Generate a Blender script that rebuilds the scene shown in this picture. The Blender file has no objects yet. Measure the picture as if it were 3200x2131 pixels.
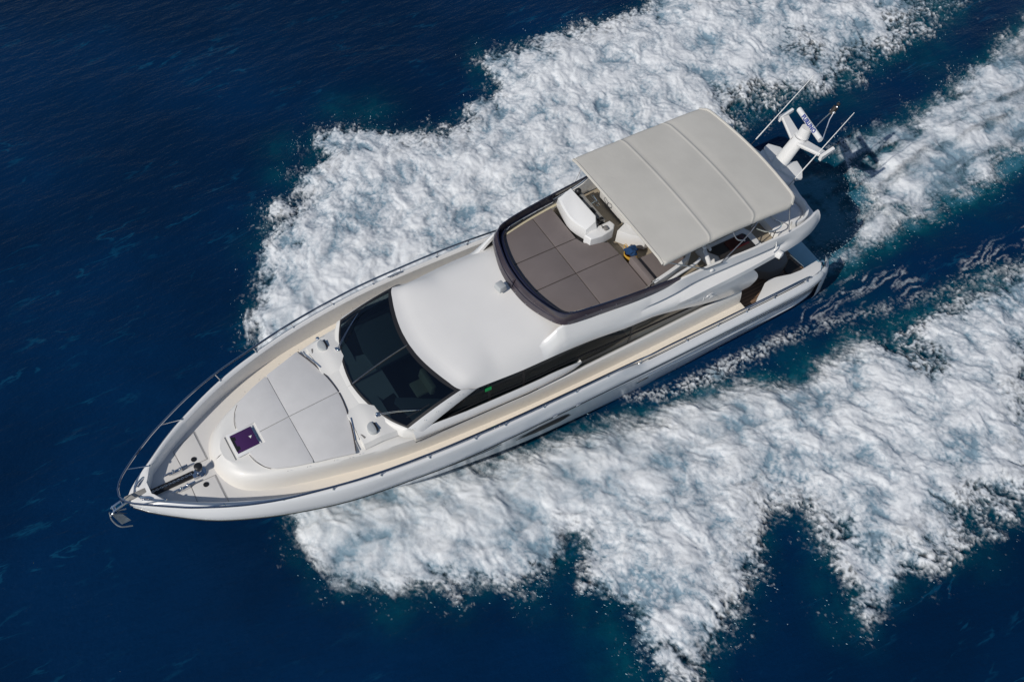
import bpy, bmesh, math, random
import numpy as np
from mathutils import Vector, Matrix
random.seed(7)
S = bpy.context.scene
COL = S.collection

# ------------------------------------------------------------------ camera, sky, sun, exposure
cam_d = bpy.data.cameras.new("camera"); cam = bpy.data.objects.new("camera", cam_d); COL.objects.link(cam)
S.camera = cam
cam_d.sensor_width = 36.0; cam_d.lens = 36.0 * 3301.0 / 3200.0
cam_d.clip_start = 0.5; cam_d.clip_end = 12000
cam.matrix_world = Matrix(((-0.854876981, -0.433452797, 0.285138597, 8.70924451),
                           (0.51883075, -0.714199802, 0.469822622, 15.36555862),
                           (0.0, 0.549579217, 0.835441611, 28.83133112), (0, 0, 0, 1)))
SUN_EL, SUN_AZ = math.radians(43.0), math.radians(13.0)       # azimuth counted from +x (the bow) towards port
w = bpy.data.worlds.new("World"); S.world = w; w.use_nodes = True
nt = w.node_tree; nt.nodes.clear()
sky = nt.nodes.new('ShaderNodeTexSky'); sky.sky_type = 'NISHITA'; sky.sun_disc = False
sky.sun_elevation = SUN_EL; sky.sun_rotation = math.radians(90) - SUN_AZ
sky.air_density = 1.0; sky.dust_density = 0.4; sky.ozone_density = 1.5
bg = nt.nodes.new('ShaderNodeBackground'); bg.inputs[1].default_value = 0.07
wo = nt.nodes.new('ShaderNodeOutputWorld')
nt.links.new(sky.outputs[0], bg.inputs[0]); nt.links.new(bg.outputs[0], wo.inputs[0])
sl = bpy.data.lights.new("sun", 'SUN'); sl.energy = 3.25; sl.angle = math.radians(0.5); sl.color = (1.0, 0.945, 0.865)
sun = bpy.data.objects.new("sun", sl); COL.objects.link(sun)
sd = Vector((math.cos(SUN_EL)*math.cos(SUN_AZ), math.cos(SUN_EL)*math.sin(SUN_AZ), math.sin(SUN_EL)))
sun.rotation_euler = sd.to_track_quat('Z', 'Y').to_euler(); sun.location = sd*60
S.view_settings.view_transform = 'Standard'; S.view_settings.look = 'None'
S.view_settings.exposure = 0.0; S.view_settings.gamma = 1.0

# ------------------------------------------------------------------ materials
def mat(name, col, rough=0.5, metal=0.0, coat=0.0, spec=0.5, noise=None, bump=None, alpha=None):
    m = bpy.data.materials.new(name); m.use_nodes = True
    n = m.node_tree.nodes; l = m.node_tree.links; p = n['Principled BSDF']
    p.inputs['Base Color'].default_value = (*col, 1); p.inputs['Roughness'].default_value = rough
    p.inputs['Metallic'].default_value = metal; p.inputs['Coat Weight'].default_value = coat
    p.inputs['Coat Roughness'].default_value = 0.08
    p.inputs['Specular IOR Level'].default_value = spec
    tc = n.new('ShaderNodeTexCoord')
    if noise:                                            # (scale, amount): slow soiling / tone variation
        t = n.new('ShaderNodeTexNoise'); t.inputs['Scale'].default_value = noise[0]; t.inputs['Detail'].default_value = 6
        l.new(tc.outputs['Object'], t.inputs['Vector'])
        r = n.new('ShaderNodeMapRange'); r.inputs[1].default_value = 0.3; r.inputs[2].default_value = 0.7
        r.inputs[3].default_value = 1-noise[1]; r.inputs[4].default_value = 1+noise[1]*0.5
        l.new(t.outputs[0], r.inputs[0])
        mx = n.new('ShaderNodeVectorMath'); mx.operation = 'SCALE'; mx.inputs[0].default_value = col
        l.new(r.outputs[0], mx.inputs['Scale']); l.new(mx.outputs[0], p.inputs['Base Color'])
    if bump:                                             # (scale, strength)
        t = n.new('ShaderNodeTexNoise'); t.inputs['Scale'].default_value = bump[0]; t.inputs['Detail'].default_value = 4
        l.new(tc.outputs['Object'], t.inputs['Vector'])
        b = n.new('ShaderNodeBump'); b.inputs['Strength'].default_value = bump[1]; b.inputs['Distance'].default_value = 0.01
        l.new(t.outputs[0], b.inputs['Height']); l.new(b.outputs[0], p.inputs['Normal'])
    return m
M = {
 'gel': mat('white_gelcoat', (0.74, 0.74, 0.735), 0.28, coat=0.3, noise=(1.3, 0.03)),
 'gel_roof': mat('roof_gelcoat', (0.73, 0.72, 0.705), 0.35, coat=0.15, noise=(0.9, 0.03)),
 'hull': mat('hull_gelcoat', (0.70, 0.715, 0.73), 0.22, coat=0.4, noise=(0.8, 0.02)),
 'pad': mat('grey_vinyl', (0.58, 0.575, 0.575), 0.7, noise=(2.0, 0.05), bump=(14, 0.25)),
 'taupe': mat('taupe_vinyl', (0.175, 0.148, 0.142), 0.6, noise=(1.5, 0.08), bump=(10, 0.2)),
 'seam': mat('dark_piping', (0.05, 0.04, 0.04), 0.7),
 'navy': mat('navy_vinyl', (0.012, 0.014, 0.035), 0.35, bump=(6, 0.6)),
 'tint': mat('tinted_acrylic', (0.05, 0.04, 0.05), 0.12, coat=0.5, noise=(3, 0.25)),
 'canvas': mat('canvas', (0.54, 0.52, 0.475), 0.85, noise=(0.6, 0.10), bump=(2.2, 0.6)),
 'chrome': mat('stainless_steel', (0.72, 0.73, 0.75), 0.12, metal=1.0),
 'steel': mat('polished_rail_steel', (0.36, 0.38, 0.43), 0.10, metal=1.0),
 'black': mat('black_rubber', (0.012, 0.012, 0.014), 0.45),
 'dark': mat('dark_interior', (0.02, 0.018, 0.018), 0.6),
 'greyplastic': mat('grey_plastic', (0.22, 0.21, 0.2), 0.5),
 'dash': mat('dash_grey', (0.30, 0.29, 0.27), 0.5, noise=(3, 0.1)),
 'lampgrey': mat('pale_grey_plastic', (0.42, 0.44, 0.45), 0.4),
 'floor': mat('cockpit_sole', (0.33, 0.28, 0.21), 0.6, noise=(1.5, 0.06)),
 'yellow': mat('yellow_canvas', (0.62, 0.36, 0.05), 0.7, bump=(20, 0.5)),
 'blue': mat('blue_towel', (0.006, 0.04, 0.12), 0.95, bump=(30, 1.0)),
 'hullglass': mat('hull_window_glass', (0.003, 0.005, 0.009), 0.5, spec=0.08),
 'strut': mat('satin_steel', (0.5, 0.51, 0.53), 0.4, metal=1.0),
 'sofa': mat('sofa_fabric', (0.20, 0.19, 0.18), 0.8),
 'blueink': mat('blue_lettering', (0.01, 0.04, 0.25), 0.5),
 'galv': mat('galvanised_anchor', (0.42, 0.45, 0.47), 0.35, metal=0.7, noise=(6, 0.25)),
 'beige': mat('beige_leather', (0.62, 0.55, 0.38), 0.6),
 'green': mat('green_plastic', (0.0, 0.32, 0.08), 0.5),
 'maroon': mat('dark_red_gloss', (0.05, 0.006, 0.006), 0.15, coat=0.5),
 'platform': mat('wet_platform', (0.22, 0.42, 0.52), 0.15, coat=0.6, noise=(2, 0.1)),
}
for _n in M['canvas'].node_tree.nodes:
    if _n.type == 'BUMP': _n.inputs['Distance'].default_value = .05; _n.inputs['Strength'].default_value = .16
def deck_mat():
    m = mat('deck_gelcoat', (0.7, 0.64, 0.54), 0.6, bump=(60, 0.25)); n = m.node_tree.nodes; l = m.node_tree.links
    tc = n.new('ShaderNodeTexCoord'); sx = n.new('ShaderNodeSeparateXYZ'); l.new(tc.outputs['Object'], sx.inputs[0])
    r = n.new('ShaderNodeMapRange'); r.inputs[1].default_value = 6.0; r.inputs[2].default_value = 9.2; r.interpolation_type = 'SMOOTHSTEP'
    l.new(sx.outputs[0], r.inputs[0])
    mx = n.new('ShaderNodeMix'); mx.data_type = 'RGBA'
    mx.inputs['A'].default_value = (0.78, 0.715, 0.62, 1); mx.inputs['B'].default_value = (0.66, 0.645, 0.625, 1)  # cream fading to grey-white forward; part of the fade is light painted in
    l.new(r.outputs[0], mx.inputs['Factor']); l.new(mx.outputs['Result'], n['Principled BSDF'].inputs['Base Color'])
    return m
M['deck'] = deck_mat()
def trunk_mat():
    m = mat('trunk_gelcoat', (0.7, 0.7, 0.7), 0.45, coat=0.05); n = m.node_tree.nodes; l = m.node_tree.links
    tc = n.new('ShaderNodeTexCoord'); sx = n.new('ShaderNodeSeparateXYZ'); l.new(tc.outputs['Object'], sx.inputs[0])
    r = n.new('ShaderNodeMapRange'); r.inputs[1].default_value = 2.0; r.inputs[2].default_value = 2.55; r.interpolation_type = 'SMOOTHSTEP'
    l.new(sx.outputs[2], r.inputs[0])
    mx = n.new('ShaderNodeMix'); mx.data_type = 'RGBA'
    mx.inputs['A'].default_value = (0.70, 0.675, 0.63, 1); mx.inputs['B'].default_value = (0.70, 0.69, 0.665, 1)
    l.new(r.outputs[0], mx.inputs['Factor']); l.new(mx.outputs['Result'], n['Principled BSDF'].inputs['Base Color'])
    return m
M['trunk'] = trunk_mat()
def teak_mat():
    m = mat('teak', (0.2, 0.12, 0.07), 0.6); n = m.node_tree.nodes; l = m.node_tree.links
    tc = n.new('ShaderNodeTexCoord'); wv = n.new('ShaderNodeTexWave'); wv.bands_direction = 'Y'; wv.inputs['Scale'].default_value = 2.6
    wv.inputs['Distortion'].default_value = 0.3
    l.new(tc.outputs['Object'], wv.inputs['Vector'])
    cr = n.new('ShaderNodeValToRGB'); e = cr.color_ramp.elements
    e[0].position = 0.03; e[0].color = (0.03, 0.02, 0.015, 1); e[1].position = 0.12; e[1].color = (0.2, 0.125, 0.08, 1)
    l.new(wv.outputs['Fac'], cr.inputs[0]); l.new(cr.outputs[0], n['Principled BSDF'].inputs['Base Color'])
    return m
M['teak'] = teak_mat()
def glass_mat(name, tint, trans, refl=0.05, rough=0.03):
    m = bpy.data.materials.new(name); m.use_nodes = True; n = m.node_tree.nodes; l = m.node_tree.links
    p = n['Principled BSDF']; p.inputs['Base Color'].default_value = (*refl, 1) if isinstance(refl, tuple) else (refl*0.1, refl*0.25, refl*0.5, 1)
    p.inputs['Roughness'].default_value = rough; p.inputs['Coat Weight'].default_value = 0.5; p.inputs['Coat Roughness'].default_value = 0.02
    t = n.new('ShaderNodeBsdfTransparent'); t.inputs[0].default_value = (*tint, 1)
    mx = n.new('ShaderNodeMixShader'); mx.inputs[0].default_value = trans
    l.new(p.outputs[0], mx.inputs[1]); l.new(t.outputs[0], mx.inputs[2]); l.new(mx.outputs[0], n['Material Output'].inputs[0])
    return m
M['dash'].node_tree.nodes['Principled BSDF'].inputs['Roughness'].default_value = .55
M['wsglass'] = glass_mat('windshield_glass', (0.30, 0.42, 0.46), 0.42, (0.001, 0.003, 0.008))
M['sideglass'] = glass_mat('side_window_glass', (0.38, 0.46, 0.50), 0.40, (0.004, 0.009, 0.013))

# ------------------------------------------------------------------ helpers
def pchip(pts):
    a = np.array(sorted(pts, key=lambda p: p[0]), float); x = a[:, 0]; Y = a[:, 1:]
    h = np.diff(x)[:, None]; d = np.diff(Y, axis=0)/h
    mm = np.zeros_like(Y); mm[0] = d[0]; mm[-1] = d[-1]
    for i in range(1, len(x)-1):
        for k in range(Y.shape[1]):
            if d[i-1, k]*d[i, k] > 0:
                w1 = 2*h[i, 0]+h[i-1, 0]; w2 = h[i, 0]+2*h[i-1, 0]
                mm[i, k] = (w1+w2)/(w1/d[i-1, k]+w2/d[i, k])
    def f(t):
        t = min(max(t, x[0]), x[-1]); i = min(int(np.searchsorted(x, t, 'right'))-1, len(x)-2); i = max(i, 0)
        s = (t-x[i])/h[i, 0]
        r = (2*s**3-3*s**2+1)*Y[i]+(s**3-2*s**2+s)*h[i, 0]*mm[i]+(-2*s**3+3*s**2)*Y[i+1]+(s**3-s**2)*h[i, 0]*mm[i+1]
        return r if len(r) > 1 else float(r[0])
    return f
def resample(pts, n, smooth=True):
    """n points evenly along a (Catmull-Rom) curve"""
    P = [np.array(p, float) for p in pts]; out = []
    if smooth and len(P) > 2:
        Q = [2*P[0]-P[1]]+P+[2*P[-1]-P[-2]]
        for i in range(1, len(Q)-2):
            for s in np.linspace(0, 1, 12, endpoint=False):
                a, b, c, d = Q[i-1:i+3]
                out.append(0.5*((2*b)+(-a+c)*s+(2*a-5*b+4*c-d)*s*s+(-a+3*b-3*c+d)*s**3))
        out.append(P[-1])
    else: out = P
    out = np.array(out); L = np.r_[0, np.cumsum(np.linalg.norm(np.diff(out, axis=0), axis=1))]
    t = np.linspace(0, L[-1], n)
    return [np.array([np.interp(q, L, out[:, k]) for k in range(3)]) for q in t]
def mesh_obj(name, V, F, m, parent=None, smooth=True, angle=35):
    me = bpy.data.meshes.new(name); me.from_pydata([tuple(map(float, v)) for v in V], [], F); me.validate()
    bm = bmesh.new(); bm.from_mesh(me); bmesh.ops.remove_doubles(bm, verts=bm.verts, dist=1e-4)
    bmesh.ops.recalc_face_normals(bm, faces=bm.faces); bm.to_mesh(me); bm.free()
    me.materials.append(m)
    if smooth:
        for p in me.polygons: p.use_smooth = True
        me.set_sharp_from_angle(angle=math.radians(angle))
    o = bpy.data.objects.new(name, me); COL.objects.link(o)
    if parent: o.parent = parent
    return o
class G:
    """collects geometry for one mesh"""
    def __init__(s): s.V = []; s.F = []
    def grid(s, rows, closed=False):
        b = len(s.V); n = len(rows[0])
        for r in rows: s.V += [tuple(p) for p in r]
        for i in range(len(rows)-1):
            for j in range(n-1 if not closed else n):
                k = (j+1) % n
                s.F.append((b+i*n+j, b+i*n+k, b+(i+1)*n+k, b+(i+1)*n+j))
        return s
    def sgrid(s, rows):
        s.grid(rows); s.grid([[(p[0], -p[1], p[2]) for p in r] for r in rows]); return s
    def poly(s, pts):
        b = len(s.V); s.V += [tuple(p) for p in pts]; s.F.append(tuple(range(b, b+len(pts)))); return s
    def tube(s, path, r, n=8, smooth=True, num=None, cap=True):
        P = resample(path, num or max(len(path)*5, 2), smooth) if (smooth and len(path) > 2) else [np.array(p, float) for p in path]
        R = [r]*len(P) if not isinstance(r, (list, tuple)) else list(np.interp(np.linspace(0, 1, len(P)), np.linspace(0, 1, len(r)), r))
        rows = []; up = np.array([0, 0, 1.0])
        for i, p in enumerate(P):
            t = P[min(i+1, len(P)-1)]-P[max(i-1, 0)]; t = t/(np.linalg.norm(t)+1e-9)
            a = np.cross(t, up if abs(t[2]) < 0.9 else np.array([1.0, 0, 0])); a /= np.linalg.norm(a); b2 = np.cross(t, a)
            rows.append([p+R[i]*(math.cos(q)*a+math.sin(q)*b2) for q in [2*math.pi*k/n for k in range(n)]])
        s.grid(rows, closed=True)
        if cap: s.poly(rows[0]); s.poly(rows[-1])
        return s
    def box(s, c, size, rz=0, ry=0, rx=0, bev=0.0, taper=1.0):
        bm = bmesh.new(); bmesh.ops.create_cube(bm, size=1)
        for v in bm.verts:
            k = taper if v.co.z > 0 else 1
            v.co = Vector((v.co.x*size[0]*k, v.co.y*size[1]*k, v.co.z*size[2]))
        if bev: bmesh.ops.bevel(bm, geom=list(bm.edges), offset=bev, segments=2, affect='EDGES', profile=0.5)
        R = Matrix.Rotation(rz, 3, 'Z') @ Matrix.Rotation(ry, 3, 'Y') @ Matrix.Rotation(rx, 3, 'X')
        return s.frombm(bm, R, c)
    def frombm(s, bm, R, c):
        b = len(s.V); bm.verts.index_update()
        s.V += [tuple(R @ v.co + Vector(c)) for v in bm.verts]; s.F += [tuple(b+v.index for v in f.verts) for f in bm.faces]
        bm.free(); return s
    def slab(s, outline, zt, th, bev=0.03, seg=2):
        """a cushion: outline (x,y), top height zt (number or function), thickness"""
        zf = zt if callable(zt) else (lambda x, y: zt)
        bm = bmesh.new(); top = [bm.verts.new((x, y, zf(x, y))) for x, y in outline]; bot = [bm.verts.new((x, y, zf(x, y)-th)) for x, y in outline]
        ft = bm.faces.new(top); bm.faces.new(bot[::-1]); n = len(top)
        for i in range(n): bm.faces.new((top[i], bot[i], bot[(i+1) % n], top[(i+1) % n]))
        bm.normal_update()
        if bev: bmesh.ops.bevel(bm, geom=list(ft.edges), offset=bev, segments=seg, affect='EDGES', profile=0.6)
        return s.frombm(bm, Matrix.Identity(3), (0, 0, 0))
    def sphere(s, c, r, sz=1.0, n=16):
        bm = bmesh.new(); bmesh.ops.create_uvsphere(bm, u_segments=n, v_segments=n//2, radius=r)
        return s.frombm(bm, Matrix.Diagonal((1, 1, sz)), c)
    def cyl(s, a, b, r, n=16, r2=None):
        return s.tube([a, b], [r, r if r2 is None else r2], n, smooth=False)
    def obj(s, name, m, parent=None, **k): return mesh_obj(name, s.V, s.F, m, parent, **k)
def empty(name, loc=(0, 0, 0)):
    o = bpy.data.objects.new(name, None); COL.objects.link(o); o.location = loc; o.empty_display_size = 0.5; return o
def tag(o, label=None, cat=None, group=None, kind=None):
    if label: o['label'] = label
    if cat: o['category'] = cat
    if group: o['group'] = group
    if kind: o['kind'] = kind
    return o
def lerp(a, b, t): return np.array(a, float)*(1-t)+np.array(b, float)*t
def ease(t): t = min(max(t, 0), 1); return t*t*(3-2*t)

# ================================================================== THE YACHT (built in its own frame, x to the bow, y to port)
TRIM = 0.07611437654496728
yacht = empty('motor_yacht', (0, 0, 0.08610532)); yacht.rotation_euler = (0, -TRIM, 0)
tag(yacht, 'white flybridge motor yacht speeding through the blue sea between its two bow waves', 'yacht')
Y = yacht

# ---- hull
cap_c = pchip([(11.47, 0.0, 2.27), (11.38, .16, 2.29), (11.2, .33, 2.33), (11.0, .48, 2.37), (10.6, .72, 2.46), (10, 1.14, 2.5), (9.33, 1.54, 2.53), (7.94, 2.19, 2.58), (6.68, 2.58, 2.63),
               (5.4, 2.85, 2.68), (4.02, 3.03, 2.72), (2.64, 3.13, 2.745), (.42, 3.18, 2.72), (-1, 3.18, 2.70), (-2.1, 3.17, 2.66), (-2.7, 3.14, 2.48), (-3.3, 3.10, 2.27),
               (-4.5, 3.07, 2.21), (-6, 3.06, 2.19), (-9.3, 3.02, 2.15), (-10.2, 2.93, 2.13), (-10.6, 2.80, 2.11), (-10.75, 2.66, 2.1)])
rub_c = pchip([(11.47, 0.0, 2.02), (11.4, .1, 2.02), (11.2, .33, 2.03), (10.7, .77, 2.04), (9.66, 1.53, 2.05), (8.77, 1.96, 2.05), (7.7, 2.37, 2.06), (6.1, 2.80, 2.07), (4.7, 2.99, 2.07), (3.3, 3.13, 2.07), (1, 3.2, 2.07),
               (-3, 3.21, 2.04), (-6.5, 3.18, 1.98), (-9.5, 3.12, 1.9), (-10.3, 3.02, 1.87), (-10.8, 2.84, 1.85), (-11.0, 2.66, 1.84)])
kee_c = pchip([(11.47, 1.98), (11.3, 1.7), (10.9, 1.3), (10.2, .85), (9, .35), (7, -.1), (4, -.45), (0, -.6), (-11, -.55)])
chi_c = pchip([(11.47, 0.0, 1.99), (11.3, .06, 1.75), (10.9, .2, 1.5), (10, .55, 1.2), (9, .98, .98), (7, 1.68, .66), (5, 2.18, .42), (3, 2.42, .25), (0, 2.64, .12), (-4, 2.72, .1), (-9.5, 2.70, .12), (-10.6, 2.60, .15), (-11, 2.45, .15)])
xs = [11.47, 11.44, 11.38, 11.3, 11.2, 11.1]+list(np.arange(11.0, 7.9, -.2))+list(np.arange(7.8, -2, -.35))+list(np.arange(-2, -3.6, -.12))+list(np.arange(-3.7, -9.6, -.4))+list(np.arange(-9.7, -11.01, -.1))
hg = G(); rows = []
def hull_pt(x, v):
    """point on the port topside, v=0 chine .. 1 rub line"""
    c = chi_c(x); r = rub_c(x); flare = ease((x-1)/7.0)
    y = c[0]+(r[0]-c[0])*(v*(1-flare)+flare*(0.35*v+0.65*v*v))+0.012*(1-flare)*math.sin(math.pi*v)
    return np.array([x, y, c[1]+(r[1]-c[1])*v])
for x in xs:
    k = kee_c(x); c = chi_c(x); r = rub_c(x); g = cap_c(max(x, -10.75)); gx = max(x, -10.75)
    row = [(x, 0, k), (x, c[0]*.55, k+(c[1]-k)*.5), (x, c[0], c[1]-.02), (x, c[0]+.03, c[1]+.03)]
    row += [tuple(hull_pt(x, v)) for v in (.08, .2, .35, .5, .65, .8, .92, 1.0)]
    row += [(x, r[0]+.012, r[1]+.03), (x+(gx-x)*.4, r[0]*.75+g[0]*.25+.03, r[1]*.68+g[1]*.32), (x+(gx-x)*.7, r[0]*.35+g[0]*.65+.03, r[1]*.3+g[1]*.7), (gx, g[0]+.015, g[1]-.05), (gx, g[0]-.012, g[1]-.01), (gx, g[0]-.035, g[1])]
    rows.append(row)
hg.sgrid(rows)
tr = rows[-1][:8]; hg.poly(tr[::1]+[(p[0], -p[1], p[2]) for p in tr[::-1]][:-1])
hg.obj('hull', M['hull'], Y, angle=50)
# bulwark capping and its inboard face
bg_ = G(); rows = []
def cap_in(x):
    g = cap_c(x); wdt = 0.13 if x < 10.6 else 0.13+0.9*ease((x-10.6)/.6)
    return max(g[0]-wdt, 0.0)
for x in [q for q in xs if q > -7.7]:
    g = cap_c(x); yi = cap_in(x)
    rows.append([(x, g[0]-.033, g[1]), (x, (g[0]+yi)/2, g[1]+.012), (x, yi+.02*(yi > 0), g[1]), (x, max(yi-.03, 0), g[1]-.05), (x, max(yi-.05, 0), 1.9)])
bg_.sgrid(rows); bg_.obj('bulwark', M['gel'], Y, angle=40)
# rub rail along the hull joint
for s in (1, -1):
    g = G(); g.tube([(x, s*(rub_c(x)[0]+.012), rub_c(x)[1]) for x in np.arange(11.4, -10.6, -.3)], .016, 6, smooth=False); g.obj('rub_rail', M['chrome'], Y)
    g = G(); g.tube([(x, s*(rub_c(x)[0]+.004), rub_c(x)[1]-.04) for x in np.arange(11.4, -10.6, -.3)], .030, 6, smooth=False); g.obj('rubber_strip', M['black'], Y)
    for dz in (.16, .34):
        g = G(); g.tube([(x, s*(lerp(hull_pt(x, 1), hull_pt(x, .8), dz/.42)[1]+.012), rub_c(x)[1]-dz) for x in np.arange(.5 if dz < .2 else -2, -10.7, -.3)], [.002, .014, .014, .014, .004], 5, smooth=False); g.obj('topside_knuckle', M['greyplastic'] if dz > .2 else M['gel'], Y)
    # moulded strakes low on the aft topsides
    for x0, x1, v, nm in ((-3.2, -8.9, .66, 0), (-7.6, -10.9, .42, 0), (-1.5, -7, .9, 1)):
        g = G(); pts = []
        for x in np.linspace(x0, x1, 24):
            q = hull_pt(x, v); e = math.sin(math.pi*min(1, max(0, (x0-x)/(x0-x1))))**.4
            pts.append([(x, s*(q[1]-.01), q[2]+.07), (x, s*(q[1]+.05*e), q[2]+.03), (x, s*(q[1]+.055*e), q[2]), (x, s*(q[1]-.01), q[2]-.05)])
        g.grid(pts); g.obj('spray_strake', M['hull'], Y)
    # hull windows and portholes
    for x0, x1, v0, v1, nm in ((1.15, -.75, .68, .42, 'hull_window'),(3.4, 1.75, .84, .71, 'hull_window')):
        g = G(); top = []; bot = []
        for t in np.linspace(0, 1, 14):
            x = x0+(x1-x0)*t; wd = math.sin(math.pi*min(max(t*.94+.03, 0), 1))**.35
            if v0 < .7: wd = min(1, (1-t)*8+.1)*min(1, t*2.2+.12)
            vm = (v0+v1)/2; a = hull_pt(x, vm+(v0-vm)*wd); b = hull_pt(x, vm-(vm-v1)*wd)
            top.append((x, s*(a[1]+.03), a[2])); bot.append((x, s*(b[1]+.03), b[2]))
        g.grid([top, [tuple(lerp(p, q, .5)+np.array([0, s*.012, 0])) for p, q in zip(top, bot)], bot]); g.obj(nm, M['hullglass'], Y)
        if x0 > 2: f = G(); f.tube(top+bot[::-1]+[top[0]], .010, 6, smooth=False, cap=False); f.obj('window_frame', M['chrome'], Y)
    for x, v in ((-3.42, .55), (5.4, .86)):
        q = hull_pt(x, v); g = G(); g.box((x, s*(q[1]+.012), q[2]), (.46, .02, .12), bev=.009); g.obj('porthole', M['chrome'], Y)
        g2 = G(); g2.box((x, s*(q[1]+.02), q[2]), (.34, .015, .06), bev=.006); g2.obj('port_glass', M['black'], Y)
# foam-edge fairleads on the rub line
for s in (1, -1):
    for x in (0.05, -.75):
        q = rub_c(x); g = G(); g.box((x, s*(q[0]+.02), q[1]+.03), (.16, .05, .07), bev=.015); g.obj('fairlead', M['chrome'], Y)

# ---- deck
g = G(); rows = []
for x in [10.95, 10.9, 10.8, 10.6]+list(np.arange(10.4, -7.4, -.4))+[-7.45]:
    yi = max(cap_in(x)-.02, 0.02)
    z = 2.04-.07*ease((10-x)/6) 
    rows.append([(x, -yi, z), (x, -yi*.5, z+.008), (x, 0, z+.012), (x, yi*.5, z+.008), (x, yi, z)])
g.grid(rows); g.obj('deck', M['deck'], Y)
# bow platform deck (raised nose with the cleats)
g = G(); rows = []
for x in (11.46, 11.4, 11.3, 11.15, 11.0, 10.9, 10.85):
    c = cap_c(x); rows.append([(x, -c[0]+.03, c[1]-.004), (x, 0, c[1]+.002), (x, c[0]-.03, c[1]-.004)])
rows.append([(10.83, -.5, 2.03), (10.85, 0, 2.03), (10.83, .5, 2.03)])
g.grid(rows); g.obj('bow_deck', M['gel'], Y)
# deck locker lids with their round drains
def lid_lines(g, loop, z, wd=.012):
    n = len(loop)
    for i in range(n):
        a = np.array(loop[i]); b = np.array(loop[(i+1) % n]); d = (b-a)/np.linalg.norm(b-a); nrm = np.array([-d[1], d[0]])*wd/2
        g.poly([(*(a-nrm), z), (*(b-nrm), z), (*(b+nrm), z), (*(a+nrm), z)])
for s in (1, -1):
    g = G(); g.slab([(9.20, s*.30), (9.84, s*.30), (9.87, s*.92), (9.20, s*1.24)][::s], 2.062, .03, .006); o = g.obj('locker_lid', M['deck'], Y)
    g2 = G(); lid_lines(g2, [(9.17, s*.28), (9.87, s*.28), (9.9, s*.94), (9.17, s*1.27)], 2.058); g2.obj('lid_seam', M['greyplastic'], o)
    g3 = G(); g3.cyl((9.5, s*.44, 2.04), (9.5, s*.44, 2.078), .075, 20); g3.obj('round_drain', M['black'], o)

# ---- trunk cabin (foredeck coachroof) and side coamings
foot = [(9.15, 0, 1.99), (9.13, .3, 1.99), (9.0, .7, 1.99), (8.74, 1.06, 1.99), (8.3, 1.33, 1.98), (7.6, 1.55, 1.98), (6.3, 1.87, 1.97), (5.2, 2.10, 1.96), (4, 2.27, 1.95), (2.2, 2.41, 1.94), (0, 2.52, 1.93), (-3, 2.55, 1.93), (-7.4, 2.52, 1.93)]
mid_ = [(9.02, 0, 2.3), (9.0, .28, 2.3), (8.86, .66, 2.3), (8.58, .99, 2.31), (8.16, 1.23, 2.32), (7.6, 1.46, 2.32), (6.3, 1.83, 2.33), (5.2, 2.08, 2.33), (4, 2.27, 2.3), (2.2, 2.41, 2.28), (0, 2.52, 2.25), (-3, 2.53, 2.22), (-7.4, 2.49, 2.22)]
cre = [(8.80, 0, 2.46), (8.78, .28, 2.46), (8.64, .60, 2.47), (8.38, .90, 2.49), (8.0, 1.16, 2.52), (7.5, 1.36, 2.56), (6.5, 1.72, 2.61), (5.4, 2.01, 2.64), (4.2, 2.22, 2.66), (2.2, 2.39, 2.61), (0, 2.49, 2.56), (-3, 2.47, 2.53), (-7.4, 2.41, 2.53)]
ztop_c = pchip([(9.2, 2.46), (8.72, 2.5), (8.2, 2.56), (7.7, 2.66), (6.72, 2.77), (5.3, 2.88), (4.9, 2.965), (4.2, 2.95), (-8, 2.9)])
def ztrunk(x, y): return ztop_c(x)-.03*y*y
N = 90
A, B_, C_ = resample(foot, N), resample(mid_, N), resample(cre, N)
rows = [A, [lerp(a, b, .5)+np.array([0, -.012, 0]) for a, b in zip(A, B_)], B_, [lerp(b, c, .6)+np.array([0, .012, .012]) for b, c in zip(B_, C_)], C_]
cut = [i for i, c in enumerate(C_) if c[0] > 3.9]
g = G(); g.sgrid(rows)
top = []
for v in (1, .93, .8, .65, .5, .35, .2, .1, 0):
    top.append([np.array([C_[i][0]+ (0.0 if v == 1 else 0.0), C_[i][1]*v, (C_[i][2] if v == 1 else lerp([C_[i][2]], [ztrunk(C_[i][0], C_[i][1]*v)], ease((1-v)/.2))[0])]) for i in cut])
g.sgrid(top)
g.obj('coachroof', M['trunk'], Y, angle=60)
# inner ledge of the side coaming, running under the side windows
g = G(); i0 = cut[-1]-3
g.sgrid([[C_[i] for i in range(i0, N)], [C_[i]+np.array([0, -.05, .012]) for i in range(i0, N)], [C_[i]+np.array([0, -.10, -.01]) for i in range(i0, N)], [C_[i]+np.array([0, -.14, -.2]) for i in range(i0, N)]])
g.obj('side_coaming', M['gel'], Y, angle=60)
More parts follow.
